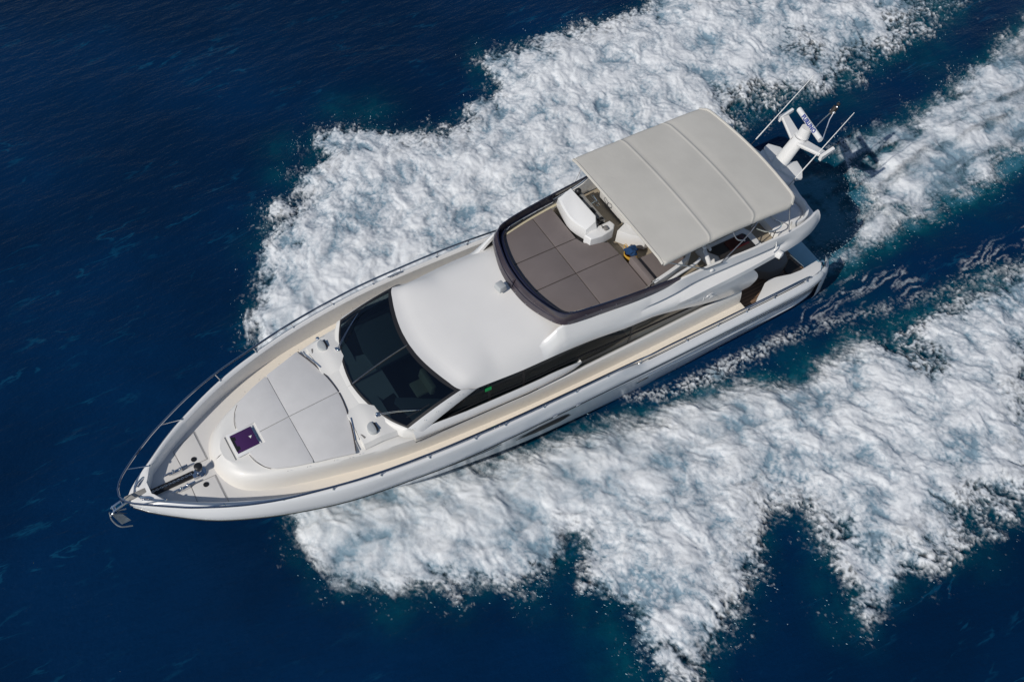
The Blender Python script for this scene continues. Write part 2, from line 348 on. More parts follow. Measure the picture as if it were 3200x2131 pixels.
# foredeck sunpad: four cushions around the skylight
padL = pchip([(8.16, .46), (8.05, .85), (7.9, 1.08), (7.71, 1.24), (7.3, 1.42), (6.73, 1.6), (5.71, 1.9)])
def aft_x(y): return 5.30+.41*(abs(y)/1.9)**1.7
def seam_x(y): return 6.80-.02*(abs(y)/1.6)**2
zp = lambda x, y: ztrunk(x, y)+.045
for s in (1, -1):
    ou = []
    for y in np.linspace(.008, 1.6, 6): ou.append((seam_x(y)-.006, s*y))
    for x in (6.4, 6.05, 5.71): ou.append((x, s*padL(x)))
    for y in np.linspace(1.7, .008, 7): ou.append((aft_x(y), s*y))
    g = G(); g.slab(ou if s < 0 else ou[::-1], zp, .05, .02); g.obj('sunpad_cushion', M['pad'], Y)
    ou = [(8.02, s*.36), (8.16, s*.37), (8.16, s*.46), (8.1, s*.72), (7.98, s*.98), (7.85, s*1.13), (7.71, s*1.24), (7.3, s*1.42), (6.82, s*1.575)]
    for y in np.linspace(1.5, .008, 6): ou.append((seam_x(y)+.006, s*y))
    ou += [(7.68, s*.008), (7.68, s*.36)]
    g = G(); g.slab(ou[::-1] if s > 0 else ou, zp, .05, .02); g.obj('sunpad_cushion', M['pad'], Y)
    # chromed grab rail and low backrest at the aft edge of the pad
    g = G(); P = [(aft_x(y)-.05-.0, s*y, zp(5.3, y)+.06) for y in np.linspace(.95, 1.62, 8)]
    g.tube(P, .022, 8); g.obj('grab_rail', M['chrome'], Y)
    g = G(); g.tube([(aft_x(y)-.012, s*y, zp(5.4, y)-.01) for y in np.linspace(.02, 1.86, 14)], .016, 6); g.obj('pad_edge', M['seam'], Y)
    g = G(); g.tube([(8.19, s*.47, zp(8.1, .4)-.02), (8.13, s*.72, zp(8.1, .7)-.02), (8.0, s*.98, zp(8, .98)-.02), (7.86, s*1.15, zp(7.9, 1.1)-.02)], .008, 6); g.obj('pad_edge', M['seam'], Y)
    # raised pod with the dark vent slot, and the deck lamp
    g = G(); rows = []
    for t in np.linspace(0, 1, 9):
        x = 5.42-1.0*t; rows.append([(x, s*(1.9+.1*t), ztrunk(x, 1.9)-.05), (x, s*(1.82+.1*t), ztrunk(x, 1.8)+.10), (x, s*1.45, ztrunk(x, 1.45)+.13), (x, s*.95, ztrunk(x, .95)+.11), (x, s*.62, ztrunk(x, .6)-.01)])
    rows = [[(p[0]+.02, p[1], ztrunk(p[0], p[1])-.06) for p in rows[0]]]+rows
    g.grid(rows); g.obj('vent_pod', M['trunk'], Y, angle=50)
    g = G(); g.box((5.36, s*1.52, ztrunk(5.4, 1.5)+.10), (.05, .34, .05), rz=s*.28, bev=.01); g.obj('vent_slot', M['greyplastic'], Y)
    g = G(); q = (5.0, s*1.57, ztrunk(5, 1.57)+.21)
    g.slab([(q[0]+.17*math.cos(a)*(1 if math.cos(a) > 0 else .3), q[1]+.19*math.sin(a)) for a in np.linspace(0, 2*math.pi, 20, endpoint=False)], q[2], .16, .03)
    lamp = g.obj('deck_lamp', M['lampgrey'], Y)
    g = G(); g.box((q[0]-.075, q[1], q[2]-.07), (.05, .24, .12), bev=.01); g.obj('lamp_face', M['black'], lamp)
g = G(); g.sphere((5.0, -1.98, ztrunk(5, 1.98)+.02), .06, .6); g.obj('fuel_cap', M['chrome'], Y)
# skylight hatch
g = G(); g.box((8.08, 0, 2.60), (.84, .80, .06), ry=.06, bev=.025); sk = g.obj('skylight_frame', M['gel'], Y)
g = G(); g.box((8.13, 0, 2.636), (.62, .62, .02), ry=.06, bev=.008); 
pm = mat('purple_acrylic', (0.055, 0.018, 0.085), 0.08, coat=0.6); g.obj('skylight_pane', pm, sk)
g = G(); g.box((7.80, 0, 2.66), (.035, .52, .03), ry=.06, bev=.01); g.box((7.765, 0, 2.66), (.02, .62, .02), bev=.005); g.obj('skylight_hinge', M['chrome'], sk)
g = G(); g.box((8.37, .16, 2.63), (.1, .12, .006), ry=.06); g.box((8.37, -.16, 2.63), (.1, .12, .006), ry=.06); g.box((8.41, 0, 2.629), (.07, .5, .006), ry=.06); g.obj('skylight_handle', M['black'], sk)
g = G(); g.poly([(7.9, -.03, 2.668), (7.96, .05, 2.665), (7.99, -.04, 2.663)]); g.obj('skylight_sticker', M['gel'], sk)
g = G(); g.tube([(8.56, s_*.40, 2.53-.0) for s_ in (-1, -.5, 0, .5, 1)], .01, 6); g.obj('drain_line', M['greyplastic'], Y)

# ---- windshield
wb = [(4.9, 0, 2.985), (4.86, .4, 2.99), (4.78, .8, 3.0), (4.66, 1.2, 3.02), (4.48, 1.64, 3.05), (4.21, 2.09, 3.11)]
wt = [(3.06, 0, 3.70), (3.04, .4, 3.705), (2.98, .8, 3.72), (2.88, 1.2, 3.73), (2.74, 1.62, 3.725), (2.54, 2.03, 3.70)]
WB, WT = resample(wb, 24), resample(wt, 24)
def wgrid(t0, t1, lift, a=0, b=24, bul=.06):
    return [[lerp(WB[j], WT[j], t)+np.array([0, 0, lift+bul*math.sin(math.pi*t)]) for j in range(a, b)] for t in np.linspace(t0, t1, 10)]
g = G(); g.grid(wgrid(0.02, .975, 0, 0, 24)); g.obj('windshield_pane', M['wsglass'], Y)
g = G(); g.grid([[(p[0], -p[1], p[2]) for p in r] for r in wgrid(0.02, .975, 0, 0, 24)]); g.obj('windshield_pane', M['wsglass'], Y)
g = G()
g.sgrid(wgrid(.935, 1.0, .004)); g.sgrid(wgrid(0, .03, .004)); g.sgrid(wgrid(0, 1, .004, 22, 24))
g.grid([[(p[0], y, p[2]+.006) for y in (-.035, .035)] for p in [lerp(WB[0], WT[0], t)+np.array([0, 0, .06*math.sin(math.pi*t)]) for t in np.linspace(0, 1, 10)]])
wf = g.obj('windshield_frame', M['black'], Y)
g = G(); g.tube([lerp(WB[0], WT[0], t)+np.array([0, 0, .02+.06*math.sin(math.pi*t)]) for t in np.linspace(.02, .97, 8)], .012, 6); g.obj('centre_strip', M['steel'], Y)
# wipers
for s in (1, -1):
    a = np.array([4.72, s*1.24, 3.06]); b = np.array([3.72, s*1.92, 3.44])
    if s < 0: a[1] = -1.2; b = np.array([3.72, -1.85, 3.44])
    g = G(); g.tube([a, (a+b)/2+np.array([0, 0, .05]), b], .008, 6); g.tube([a+np.array([0, s*.05, 0]), (a+b)/2+np.array([0, s*.03, .05]), b], .008, 6)
    wp = g.obj('wiper', M['chrome'], Y)
    g = G(); g.sphere(a, .05); g.box((a[0]+.02, a[1]+s*.05, a[2]), (.08, .1, .05), bev=.01); g.obj('wiper_motor', M['chrome'], wp)
    g = G(); g.tube([b+np.array([.42, -s*.05, -.13]), b+np.array([.02, 0, .02]), b+np.array([-.25, s*.02, .12])], .010, 6); g.obj('wiper_blade', M['black'], wp)
# saloon dashboard and seats seen through the glass
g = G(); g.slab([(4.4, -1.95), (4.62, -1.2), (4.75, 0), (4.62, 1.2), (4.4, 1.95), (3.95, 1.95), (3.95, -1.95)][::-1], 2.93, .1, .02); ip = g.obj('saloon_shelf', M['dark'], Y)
dg = mat('dash_shade', (0.24, 0.27, 0.28), 0.8)
g = G(); g.slab([(3.95, -1.75), (4.1, -.9), (4.05, -.12), (2.9, -.12), (2.8, -1.75)][::-1], 3.0, .08, .02); g.obj('helm_console_cover', dg, Y)
g = G(); g.slab([(4.0, .95), (4.12, 1.1), (3.9, 1.95), (2.9, 1.95), (2.9, 1.6), (3.35, 1.35), (3.55, 1.2)][::-1], 2.96, .08, .02); g.obj('dash_panel', dg, Y)
g = G(); g.box((3.05, 1.05, 3.2), (.16, .75, .35), ry=-.2, bev=.05); g.box((3.3, 1.05, 3.05), (.4, .5, .12), bev=.04); g.obj('saloon_seat', M['beige'], Y)
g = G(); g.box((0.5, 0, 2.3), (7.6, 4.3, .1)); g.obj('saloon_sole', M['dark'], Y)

# ---- roof
roof_zc = pchip([(3.2, 3.69), (3.06, 3.70), (2, 3.88), (1, 4.0), (0, 4.13), (-.6, 4.21), (-3, 4.3), (-5, 4.3)])
roof_ye = pchip([(2.6, 2.06), (2, 2.09), (.5, 2.19), (-.7, 2.21), (-1.5, 2.25), (-2.8, 2.38), (-5, 2.5)])
def roof_z(x, y):
    ye = roof_ye(x); p = 5+9*ease((x-1.2)/1.3); zc = roof_zc(x)
    return zc-(zc-3.5)*min(abs(y)/ye, 1)**p
fr = pchip([(0, 3.06), (.4, 3.04), (.8, 2.98), (1.2, 2.88), (1.62, 2.74), (2.03, 2.54), (2.12, 2.3), (2.3, 2.1)])
g = G(); rows = []
for s_ in np.linspace(0, 1, 34):
    row = []
    for v in [0, .1, .2, .3, .4, .5, .6, .68, .75, .81, .86, .9, .93, .955, .975, .99, 1.0]:
        yy = 2.08*v; x0 = fr(yy); x = x0+(-1.3-x0)*s_; ye = roof_ye(x); y = ye*v
        z = roof_z(x, y)
        if s_ < .12:                                   # meet the windshield head
            zf = float(np.interp(yy, [p[1] for p in wt], [p[2] for p in wt])); zf = zf if yy < 2.03 else 3.70-(yy-2.03)/.05*.2
            z = lerp([zf], [z], ease(s_/.12))[0]
        row.append((x, y, z+.008))
    rows.append(row)
g.sgrid(rows); g.obj('cabin_roof', M['gel_roof'], Y, angle=60)
# A pillars: white band between windshield and side glass
g = G()
L1 = [lerp((4.21, 2.09, 3.11), (2.54, 2.03, 3.70), t)+np.array([0, 0, .05*math.sin(math.pi*t)+.006]) for t in np.linspace(0, 1, 12)]
L2 = [lerp((3.86, 2.27, 2.93), (2.02, 2.085, 3.5), t)+np.array([0, 0, .03*math.sin(math.pi*t)]) for t in np.linspace(0, 1, 12)]
PL = [L1, [lerp(a, b, .35)+np.array([0, .03, .035]) for a, b in zip(L1, L2)], [lerp(a, b, .7)+np.array([0, .035, .02]) for a, b in zip(L1, L2)], L2]
for s in (1, -1): g = G(); g.grid([[np.array(p)*np.array([1, s, 1]) for p in r] for r in PL]); g.obj('windshield_pillar', M['gel'], Y, angle=60)
# cheek between windshield foot and coachroof
g = G(); g.sgrid([[WB[j]+np.array([.0, 0, .002]) for j in range(0, 24)]+[np.array([3.86, 2.27, 2.93])],
                  [WB[j]+np.array([.10, .01, -.03]) for j in range(0, 24)]+[np.array([3.9, 2.29, 2.8])],
                  [np.array([WB[j][0]+.17, WB[j][1]+.02, ztrunk(WB[j][0]+.17, WB[j][1])-.02]) for j in range(0, 24)]+[np.array([3.95, 2.27, 2.64])]])
g.obj('windshield_sill', M['trunk'], Y, angle=60)

# ---- side windows, sill 'finger', mullions
def side_pt(x, v):                                        # v 0 bottom .. 1 roof edge
    yb = float(np.interp(x, [-7.4, -3, 0, 2.2, 4.2], [2.30, 2.35, 2.37, 2.29, 2.14])); zb = 2.50
    xe = x-.0; ye = roof_ye(min(x, 2.5)) if x > -5 else 2.5; ze = 3.5
    if x > 2.02: ze = 3.5-(x-2.02)/(3.86-2.02)*.58
    return np.array([x, yb+(ye-.02-yb)*v, zb+(ze-zb)*v])
for s in (1, -1):
    segs = [(3.84, 1.72), (1.68, .62), (.58, -3.05), (-3.1, -7.35)]
    for a, b in segs:
        g = G(); rows = []
        for x in np.linspace(a, b, 10): rows.append([side_pt(x, v)*np.array([1, s, 1]) for v in (0, .25, .5, .75, 1)])
        g.grid(rows); g.obj('side_window', M['sideglass'], Y)
        g = G(); g.grid([[side_pt(x, v)*np.array([1, s, 1])+np.array([0, s*.006, 0]) for v in (.0, .5, 1)] for x in (b+.02, b-.06)]); g.obj('window_mullion', M['black'], Y)
    g = G(); g.tube([side_pt(x, .47)*np.array([1, s, 1])+np.array([0, s*.01, 0]) for x in np.linspace(3.0, -7.3, 16)], .02, 6); g.obj('window_transom', M['black'], Y)
    # finger sill
    g = G(); rows = []
    for x in list(np.linspace(4.1, -1.0, 20))+[-1.1, -1.2, -1.28, -1.32]:
        k = 1 if x > -.3 else max(0.02, math.sqrt(max(0, 1-((-.3-x)/1.03)**2)))
        lo = np.array([x, float(np.interp(x, [-1.3, .5, 4.1], [2.36, 2.42, 2.25])), 2.62]); hi = np.array([x, float(np.interp(x, [-1.3, .8, 2.5, 4.1], [2.45, 2.40, 2.33, 2.18])), 3.0+.0*x])
        hi = hi if x > 0 else hi+np.array([0, 0, .02])
        c = (lo+hi)/2; lo = c+(lo-c)*k; hi = c+(hi-c)*k
        if x < -.3: lo[2] += .04*(1-k); 
        rows.append([np.array(q)*np.array([1, s, 1]) for q in ((lo[0], lo[1]-.1, lo[2]), lo, (x, c[1]+.10*k, lerp(lo, hi, .3)[2]), (x, c[1]+.10*k, lerp(lo, hi, .65)[2]), hi, (hi[0], hi[1]-.07, hi[2]-.10))])
    g.grid(rows); g.obj('window_sill', M['gel'], Y, angle=60)
    g = G(); g.tube([(x, s*float(np.interp(x, [-1.3, .5, 4.1], [2.42, 2.465, 2.31])), 2.60) for x in np.linspace(4.1, .2, 14)], .012, 6); g.obj('sill_seam', M['black'], Y)
g = G(); g.box((1.72, 2.155, 3.30), (.20, .012, .12), rx=.15, rz=-.03); g.obj('navigation_sticker', M['green'], Y)

# ---- flybridge moulding
RX = {
 'r0': pchip([(.6, 2.19, 3.5), (-.7, 2.21, 3.5), (-1.5, 2.25, 3.5), (-2.8, 2.38, 3.5), (-4, 2.47, 3.55), (-5, 2.62, 3.75), (-6.5, 2.70, 3.93), (-8, 2.64, 3.97), (-9.1, 2.55, 4.0), (-9.7, 2.42, 4.05), (-10.03, 2.28, 4.1)]),
 'r1': pchip([(-.7, 2.20, 3.72), (-2.8, 2.42, 3.75), (-4, 2.54, 3.82), (-5, 2.65, 3.98), (-6.5, 2.68, 4.1), (-8, 2.62, 4.13), (-9.1, 2.55, 4.12), (-9.7, 2.44, 4.15), (-10.03, 2.30, 4.18)]),
 'r2': pchip([(-.7, 2.14, 3.95), (-2.8, 2.40, 3.88), (-3.6, 2.48, 3.90), (-4.4, 2.50, 4.02), (-5, 2.47, 4.10), (-6.5, 2.50, 4.13), (-8, 2.52, 4.17), (-8.6, 2.54, 4.27), (-9.1, 2.53, 4.28), (-9.7, 2.43, 4.28), (-10.03, 2.31, 4.3)]),
 'r3': pchip([(-.7, 2.1, 4.02), (-2.8, 2.37, 3.97), (-3.3, 2.35, 4.0), (-4.4, 2.31, 4.09), (-5, 2.27, 4.16), (-6.5, 2.31, 4.19), (-8, 2.39, 4.22), (-8.6, 2.52, 4.33), (-9.1, 2.52, 4.38), (-9.7, 2.42, 4.38), (-10.0, 2.30, 4.38)]),
 'r4': pchip([(-.7, 2.03, 4.17), (-2.8, 2.32, 4.2), (-3.6, 2.42, 4.2), (-4.4, 2.44, 4.26), (-5, 2.42, 4.34), (-6.5, 2.47, 4.38), (-8, 2.53, 4.42), (-9.1, 2.49, 4.5), (-9.7, 2.38, 4.52), (-9.98, 2.26, 4.5)]),
 'r5': pchip([(-.7, 1.93, 4.34), (-2, 2.12, 4.37), (-3, 2.23, 4.4), (-4.1, 2.31, 4.5), (-4.55, 2.36, 4.68), (-5.6, 2.38, 4.7), (-7.3, 2.47, 4.7), (-8.3, 2.47, 4.68), (-9.0, 2.43, 4.67), (-9.5, 2.33, 4.66), (-9.85, 2.21, 4.64), (-10.0, 2.17, 4.6)]),
}
g = G(); rows = []
for x in list(np.arange(-.02, -.9, -.06))+list(np.arange(-1, -9.4, -.2))+[-9.5, -9.6, -9.7, -9.8, -9.9, -9.97, -10.03]:
    wgt = ease((-.0-x)/.85)**1.3; P = []
    base = {'r0': 1.0, 'r1': .985, 'r2': .955, 'r3': .93, 'r4': .90, 'r5': .86}
    for k in ('r0', 'r1', 'r2', 'r3', 'r4', 'r5'):
        q = RX[k](min(x, -.7) if k != 'r0' else x); yr = roof_ye(x)*base[k]; rr = np.array([yr, roof_z(x, yr)+.004])
        q = rr*(1-wgt)+q*wgt if x > -.8 else q
        P.append((x, q[0], q[1]))
    q = P[-1]; P.append((x, q[1]-.07, q[2]+.004)); P.append((x, q[1]-.10, 4.05 if x < -.8 else q[2]-.1))
    rows.append(P)
g.sgrid(rows)
e = rows[-1]
g.poly(e); g.poly([(p[0], -p[1], p[2]) for p in e])
g.obj('flybridge_coaming', M['gel'], Y, angle=45)
# side wing that comes down from the flybridge to the coaming
g = G()
tp = [(-3.7, 2.44, 3.53), (-4.2, 2.5, 3.58), (-5, 2.63, 3.76), (-5.8, 2.68, 3.88), (-6.6, 2.70, 3.93), (-7.2, 2.68, 3.95)]
bt = [(-3.75, 2.43, 3.50), (-4.5, 2.49, 3.38), (-5.4, 2.53, 3.12), (-6.3, 2.52, 2.84), (-7.05, 2.49, 2.66), (-7.65, 2.46, 2.62)]
T_, Bt = resample(tp, 24), resample(bt, 24)
rows = []
for v in np.linspace(0, 1, 9):
    r = []
    for j, (a, b) in enumerate(zip(T_, Bt)):
        q = lerp(a, b, v); t = j/23; q[0] -= .22*math.sin(math.pi*v)*ease((t-.75)/.25); q[1] += .05*math.sin(math.pi*v)*t; r.append(q)
    rows.append(r)
for s in (-1, 1):
    mir = lambda rr: [[np.array(q)*np.array([1, s, 1]) for q in r] for r in rr]
    g = G(); back = [[q-np.array([0, .12, 0]) for q in r] for r in rows]
    g.grid(mir(rows)); g.grid(mir(back)); g.grid(mir([[r[-1] for r in rows], [r[-1] for r in back]])); g.grid(mir([rows[-1], back[-1]]))
    wing = g.obj('flybridge_wing', M['gel'], Y, angle=50)
g = G()
for rr, a0, a1, dx in ((.11, 40, 320, 0), (.055, -60, 200, .03)):
    g.tube([(-5.62+dx-rr*1.5*math.cos(math.radians(a)), 2.70, 3.66+rr*math.sin(math.radians(a))) for a in np.linspace(a0, a1, 14)], .009, 5)
g.tube([(-5.36, 2.70, 3.60), (-5.36, 2.70, 3.76)], .009, 5, smooth=False)
g.obj('side_emblem', M['gel'], wing)
# flybridge sole (with underside)
g = G(); ou = [(-.9, 1.7), (-1.2, 1.95), (-3, 2.12), (-5, 2.25), (-8, 2.36), (-9.3, 2.3), (-10.0, 2.1), (-10.08, 1.9), (-10.18, 1.2), (-10.3, .6), (-10.34, 0)]
full = ou+[(x, -y) for x, y in ou[::-1]][1:]
g.slab(full, 4.06, .16, .0); g.obj('flybridge_sole', M['floor'], Y)
g = G(); ou = [(-8.45, 2.40), (-9.3, 2.34), (-9.98, 2.18), (-10.08, 1.92), (-10.18, 1.2), (-10.3, .7), (-10.36, 0)]
full = ou+[(x, -y) for x, y in ou[::-1]][1:]
full += [(-9.35, -1.9), (-9.2, -1.2), (-9.15, 0), (-9.2, 1.2), (-9.35, 1.9)][0:0]
g.slab(full, 4.36, .28, .05); g.obj('flybridge_aft_deck', M['gel'], Y, angle=40)
g = G(); g.slab([(-10.5, -.42), (-10.5, .42), (-10.2, .8), (-9.7, .62), (-9.7, -.62), (-10.2, -.8)], 4.58, .24, .06); g.obj('mast_plinth', M['gel'], Y)
# wind deflector: tinted screen, dark roll inside, stainless rail
sb = [(-.27, 0, 4.19), (-.29, .4, 4.195), (-.35, .8, 4.21), (-.46, 1.2, 4.25), (-.57, 1.52, 4.30), (-.70, 1.78, 4.34), (-.92, 1.95, 4.36), (-1.4, 2.04, 4.37), (-2, 2.11, 4.385), (-3.05, 2.23, 4.41), (-3.9, 2.30, 4.5), (-4.5, 2.34, 4.68)]
st = [(-.42, 0, 4.60), (-.44, .4, 4.60), (-.5, .8, 4.615), (-.60, 1.2, 4.64), (-.70, 1.5, 4.66), (-.83, 1.72, 4.69), (-1.02, 1.86, 4.71), (-1.5, 1.97, 4.73), (-2.2, 2.07, 4.74), (-3.05, 2.16, 4.76), (-3.9, 2.24, 4.77), (-4.5, 2.30, 4.78)]
SB, ST = resample(sb, 60), resample(st, 60)
g = G(); g.sgrid([[lerp(a, b, v)+np.array([.02*math.sin(math.pi*v), .02*math.sin(math.pi*v), 0]) for a, b in zip(SB, ST)] for v in (0, .25, .5, .75, 1)])
scr = g.obj('wind_deflector', M['tint'], Y, angle=60)
g = G(); g.tube([p*np.array([1, -1, 1]) for p in ST[::-2]]+ST[::2], .022, 6, smooth=False); g.obj('deflector_edge', M['navy'], scr)
g = G(); g.tube([lerp(a, b, .5)*np.array([1, -1, 1])+np.array([.028, 0, 0]) for a, b in zip(SB[:26][::-2], ST[:26][::-2])]+[lerp(a, b, .5)+np.array([.028, 0, 0]) for a, b in zip(SB[:26:2], ST[:26:2])], .01, 5, smooth=False); g.obj('deflector_seam', M['navy'], scr)
inn = [(-.55, 0, 4.50), (-.58, .5, 4.50), (-.66, .95, 4.50), (-.80, 1.40, 4.49), (-.92, 1.64, 4.48), (-1.06, 1.76, 4.46)]
IN = resample(inn, 24)
g = G(); g.tube([p*np.array([1, -1, 1]) for p in IN[::-1]]+IN[1:], .085, 10, smooth=False); g.obj('padded_roll', M['navy'], Y, angle=80)
g = G(); g.sgrid([ST[:44], [p+np.array([-.03, -.03, -.28]) for p in ST[:44]]]); g.obj('deflector_lining', M['navy'], Y)
for s in (1, -1):
    g = G(); g.tube([(-1.12, s*1.72, 4.56), (-1.3, s*1.80, 4.57), (-2.1, s*1.92, 4.57), (-3.05, s*2.03, 4.57), (-3.9, s*2.13, 4.57)], .014, 6); rl = g.obj('flybridge_rail', M['chrome'], Y)
    for x in (-1.3, -1.75, -2.35, -2.6, -3.0): g = G(); g.box((x, s*(1.80+(-1.3-x)*.15), 4.54), (.06, .05, .07), bev=.01); g.obj('rail_bracket', M['black'], rl)
    g = G(); g.tube([(-1.1, s*1.68, 4.42), (-2.1, s*1.87, 4.42), (-3.6, s*2.06, 4.42)], .04, 8); g.obj('inner_trim', M['beige'], Y)
g = G()
for j in range(2, 52, 5):
    for s in (1, -1):
        q = lerp(SB[j], ST[j], .14)*np.array([1, s, 1])+np.array([.012, s*.014, .004]); g = G(); g.sphere(q, .017, n=6); g.obj('stud', M['chrome'], scr)
        if j > 24: g = G(); g.sphere(lerp(SB[j], ST[j], .6)*np.array([1, s, 1])+np.array([.01, s*.026, 0]), .015, n=6); g.obj('stud', M['chrome'], scr)
# searchlight
g = G(); g.box((.02, -.13, 4.34), (.26, .30, .2), rz=.12, bev=.03, taper=.9); sl_ = g.obj('searchlight', M['lampgrey'], Y)
g = G(); g.cyl((-.05, -.13, 4.12), (-.05, -.13, 4.26), .07); g.obj('searchlight_foot', M['gel'], sl_)

# flybridge sunpad, six cushions
padw = pchip([(-.55, .56), (-.68, 1.1), (-.9, 1.62), (-1.2, 1.69), (-2.14, 1.84), (-3.0, 1.95), (-3.68, 2.02)])
def fx(y): return -.50-.37*(abs(y)/1.62)**2.1
ZC = 4.45; e_ = .010
def cush(ou, nm='flybridge_cushion'):
    a = 0
    for i in range(len(ou)): x1, y1 = ou[i]; x2, y2 = ou[(i+1) % len(ou)]; a += x1*y2-x2*y1
    g = G(); g.slab(ou if a > 0 else ou[::-1], ZC, .14, .03); return g.obj(nm, M['taupe'], Y)
for y0, y1 in ((-.56, .56),):
    cush([(fx(y), y) for y in np.linspace(y0+e_, y1-e_, 7)]+[(-2.12+e_, y1-e_), (-2.12+e_, y0+e_)])
    cush([(-2.12-e_, y0+e_), (-2.12-e_, y1-e_), (-3.66, y1-e_), (-3.62, .02), (-2.95, -.3), (-2.85, y0+e_)])
for s in (1, -1):
    cush([(fx(y), s*y) for y in np.linspace(.56+e_, 1.55, 6)]+[(-.93, s*1.62), (-1.3, s*1.70), (-2.12+e_, s*1.84), (-2.12+e_, s*(.56+e_))])
cush([(-2.12-e_, .56+e_), (-2.12-e_, 1.84), (-3.0, 1.95), (-3.68, 2.02), (-3.68, .56+e_)])
cush([(-2.12-e_, -.56-e_), (-2.12-e_, -1.84), (-2.85, -1.93), (-2.85, -.56-e_)])
g = G(); g.box((-2.2, 0, 4.28), (2.9, 3.3, .14)); g.obj('sunpad_base', M['dark'], Y)

# helm console
def prism(pts_bot, pts_top): 
    g = G(); g.grid([pts_bot, pts_top], closed=True); g.poly(pts_top); return g
bo = resample([(-3.06, -1.95, 4.4), (-2.96, -1.5, 4.4), (-2.90, -.95, 4.4), (-3.10, -.34, 4.4)], 9)+[(-3.5, -.22, 4.4), (-3.76, -.5, 4.4), (-3.76, -1.97, 4.4)]
to = resample([(-3.04, -1.90, 4.80), (-2.93, -1.5, 4.84), (-2.88, -.95, 4.85), (-3.06, -.42, 4.84)], 9)+[(-3.40, -.46, 5.0), (-3.50, -.62, 5.03), (-3.48, -1.92, 5.0)]
g = G(); md = [lerp(a, b, .4)+np.array([.035, 0, .0]) for a, b in zip(bo, to)]; tp_ = [lerp(p, (-3.2, -1.2, 4.99), .14)+np.array([0, 0, .025]) for p in to[:9]]+[lerp(p, (-3.2, -1.2, 5.0), .02) for p in to[9:]]
g.grid([bo, md, to, tp_], closed=True); g.poly(tp_); hc = g.obj('helm_console', M['gel'], Y, angle=25)
g = G(); g.grid([[(-3.49, -1.88, 4.99), (-3.50, -.56, 5.01)], [(-3.60, -1.88, 4.86), (-3.60, -.5, 4.88)], [(-3.78, -1.9, 4.84), (-3.78, -.48, 4.86)], [(-3.80, -1.9, 4.4), (-3.80, -.48, 4.4)]]); g.obj('instrument_panel', M['dash'], hc, angle=25)
g = G(); g.box((-3.61, -.95, 4.885), (.15, .22, .02), ry=0, bev=.004); g.box((-3.59, -1.52, 4.885), (.1, .1, .02), bev=.004); g.obj('instrument_screen', M['black'], hc)
g = G(); g.cyl((-3.62, -1.72, 4.85), (-3.62, -1.72, 4.95), .05); g.sphere((-3.62, -1.72, 5.0), .10); g.obj('compass', M['black'], hc)
g = G(); c0 = np.array([-3.95, -1.25, 4.85])
ring = [c0+np.array([.10*math.sin(a)*.6, .2*math.cos(a), .19*math.sin(a)]) for a in np.linspace(0, 2*math.pi, 20)]
g.tube(ring, .014, 6, smooth=False, cap=False)
for a in (0.5, 2.6, 4.7): g.tube([c0, c0+np.array([.06*math.sin(a), .2*math.cos(a), .19*math.sin(a)])], .010, 5, smooth=False)
g.tube([c0, (-3.75, -1.25, 4.8)], .02, 6, smooth=False); g.obj('steering_wheel', M['chrome'], hc)
g = G(); g.slab([(-2.98, -.36), (-3.06, -.13), (-3.4, -.06), (-3.84, -.10), (-3.97, -.24), (-3.93, -.44), (-3.5, -.45)], lambda x, y: 4.72-.09*(x+3.0), .38, .06, 3); g.obj('throttle_pod', M['gel'], hc, angle=30)
g = G(); g.box((-3.62, -.22, 4.83), (.14, .16, .05), bev=.02); g.tube([(-3.55, -.25, 4.82), (-3.5, -.28, 4.96)], .02, 6, smooth=False); g.obj('throttle_lever', M['greyplastic'], hc)
g = G(); g.box((-3.66, -.55, 4.9), (.16, .1, .04), bev=.02); g.box((-3.52, -.45, 4.9), (.1, .07, .04), bev=.01); g.obj('switch_cluster', M['black'], hc)
# helm seat under the awning
g = G(); g.box((-4.98, -1.15, 4.45), (.75, 1.5, .7), bev=.08); g.box((-4.80, -1.15, 4.86), (.4, 1.45, .12), bev=.05); hs = g.obj('helm_seat', M['gel'], Y)
g = G(); g.tube([(-4.55, -.85, 4.9), (-4.48, -.7, 5.0), (-4.5, -.5, 5.02), (-4.6, -.4, 4.93)], .012, 6); g.tube([(-4.55, -1.0, 4.9), (-4.46, -1.2, 5.0), (-4.55, -1.4, 4.92)], .012, 6); g.obj('cable_loop', M['greyplastic'], hs)
# galley cabinet beside the helm seat
g = G(); g.slab([(-4.02, -.12), (-4.6, -.35), (-5.3, -.35), (-5.3, .5), (-4.6, .55), (-4.25, .22)], 4.62, .5, .03); g.obj('flybridge_cabinet', M['gel'], Y)
g = G(); g.box((-4.55, -.12, 4.78), (.1, .16, .32), ry=.3, bev=.03); g.obj('cabinet_handle', M['gel'], Y)
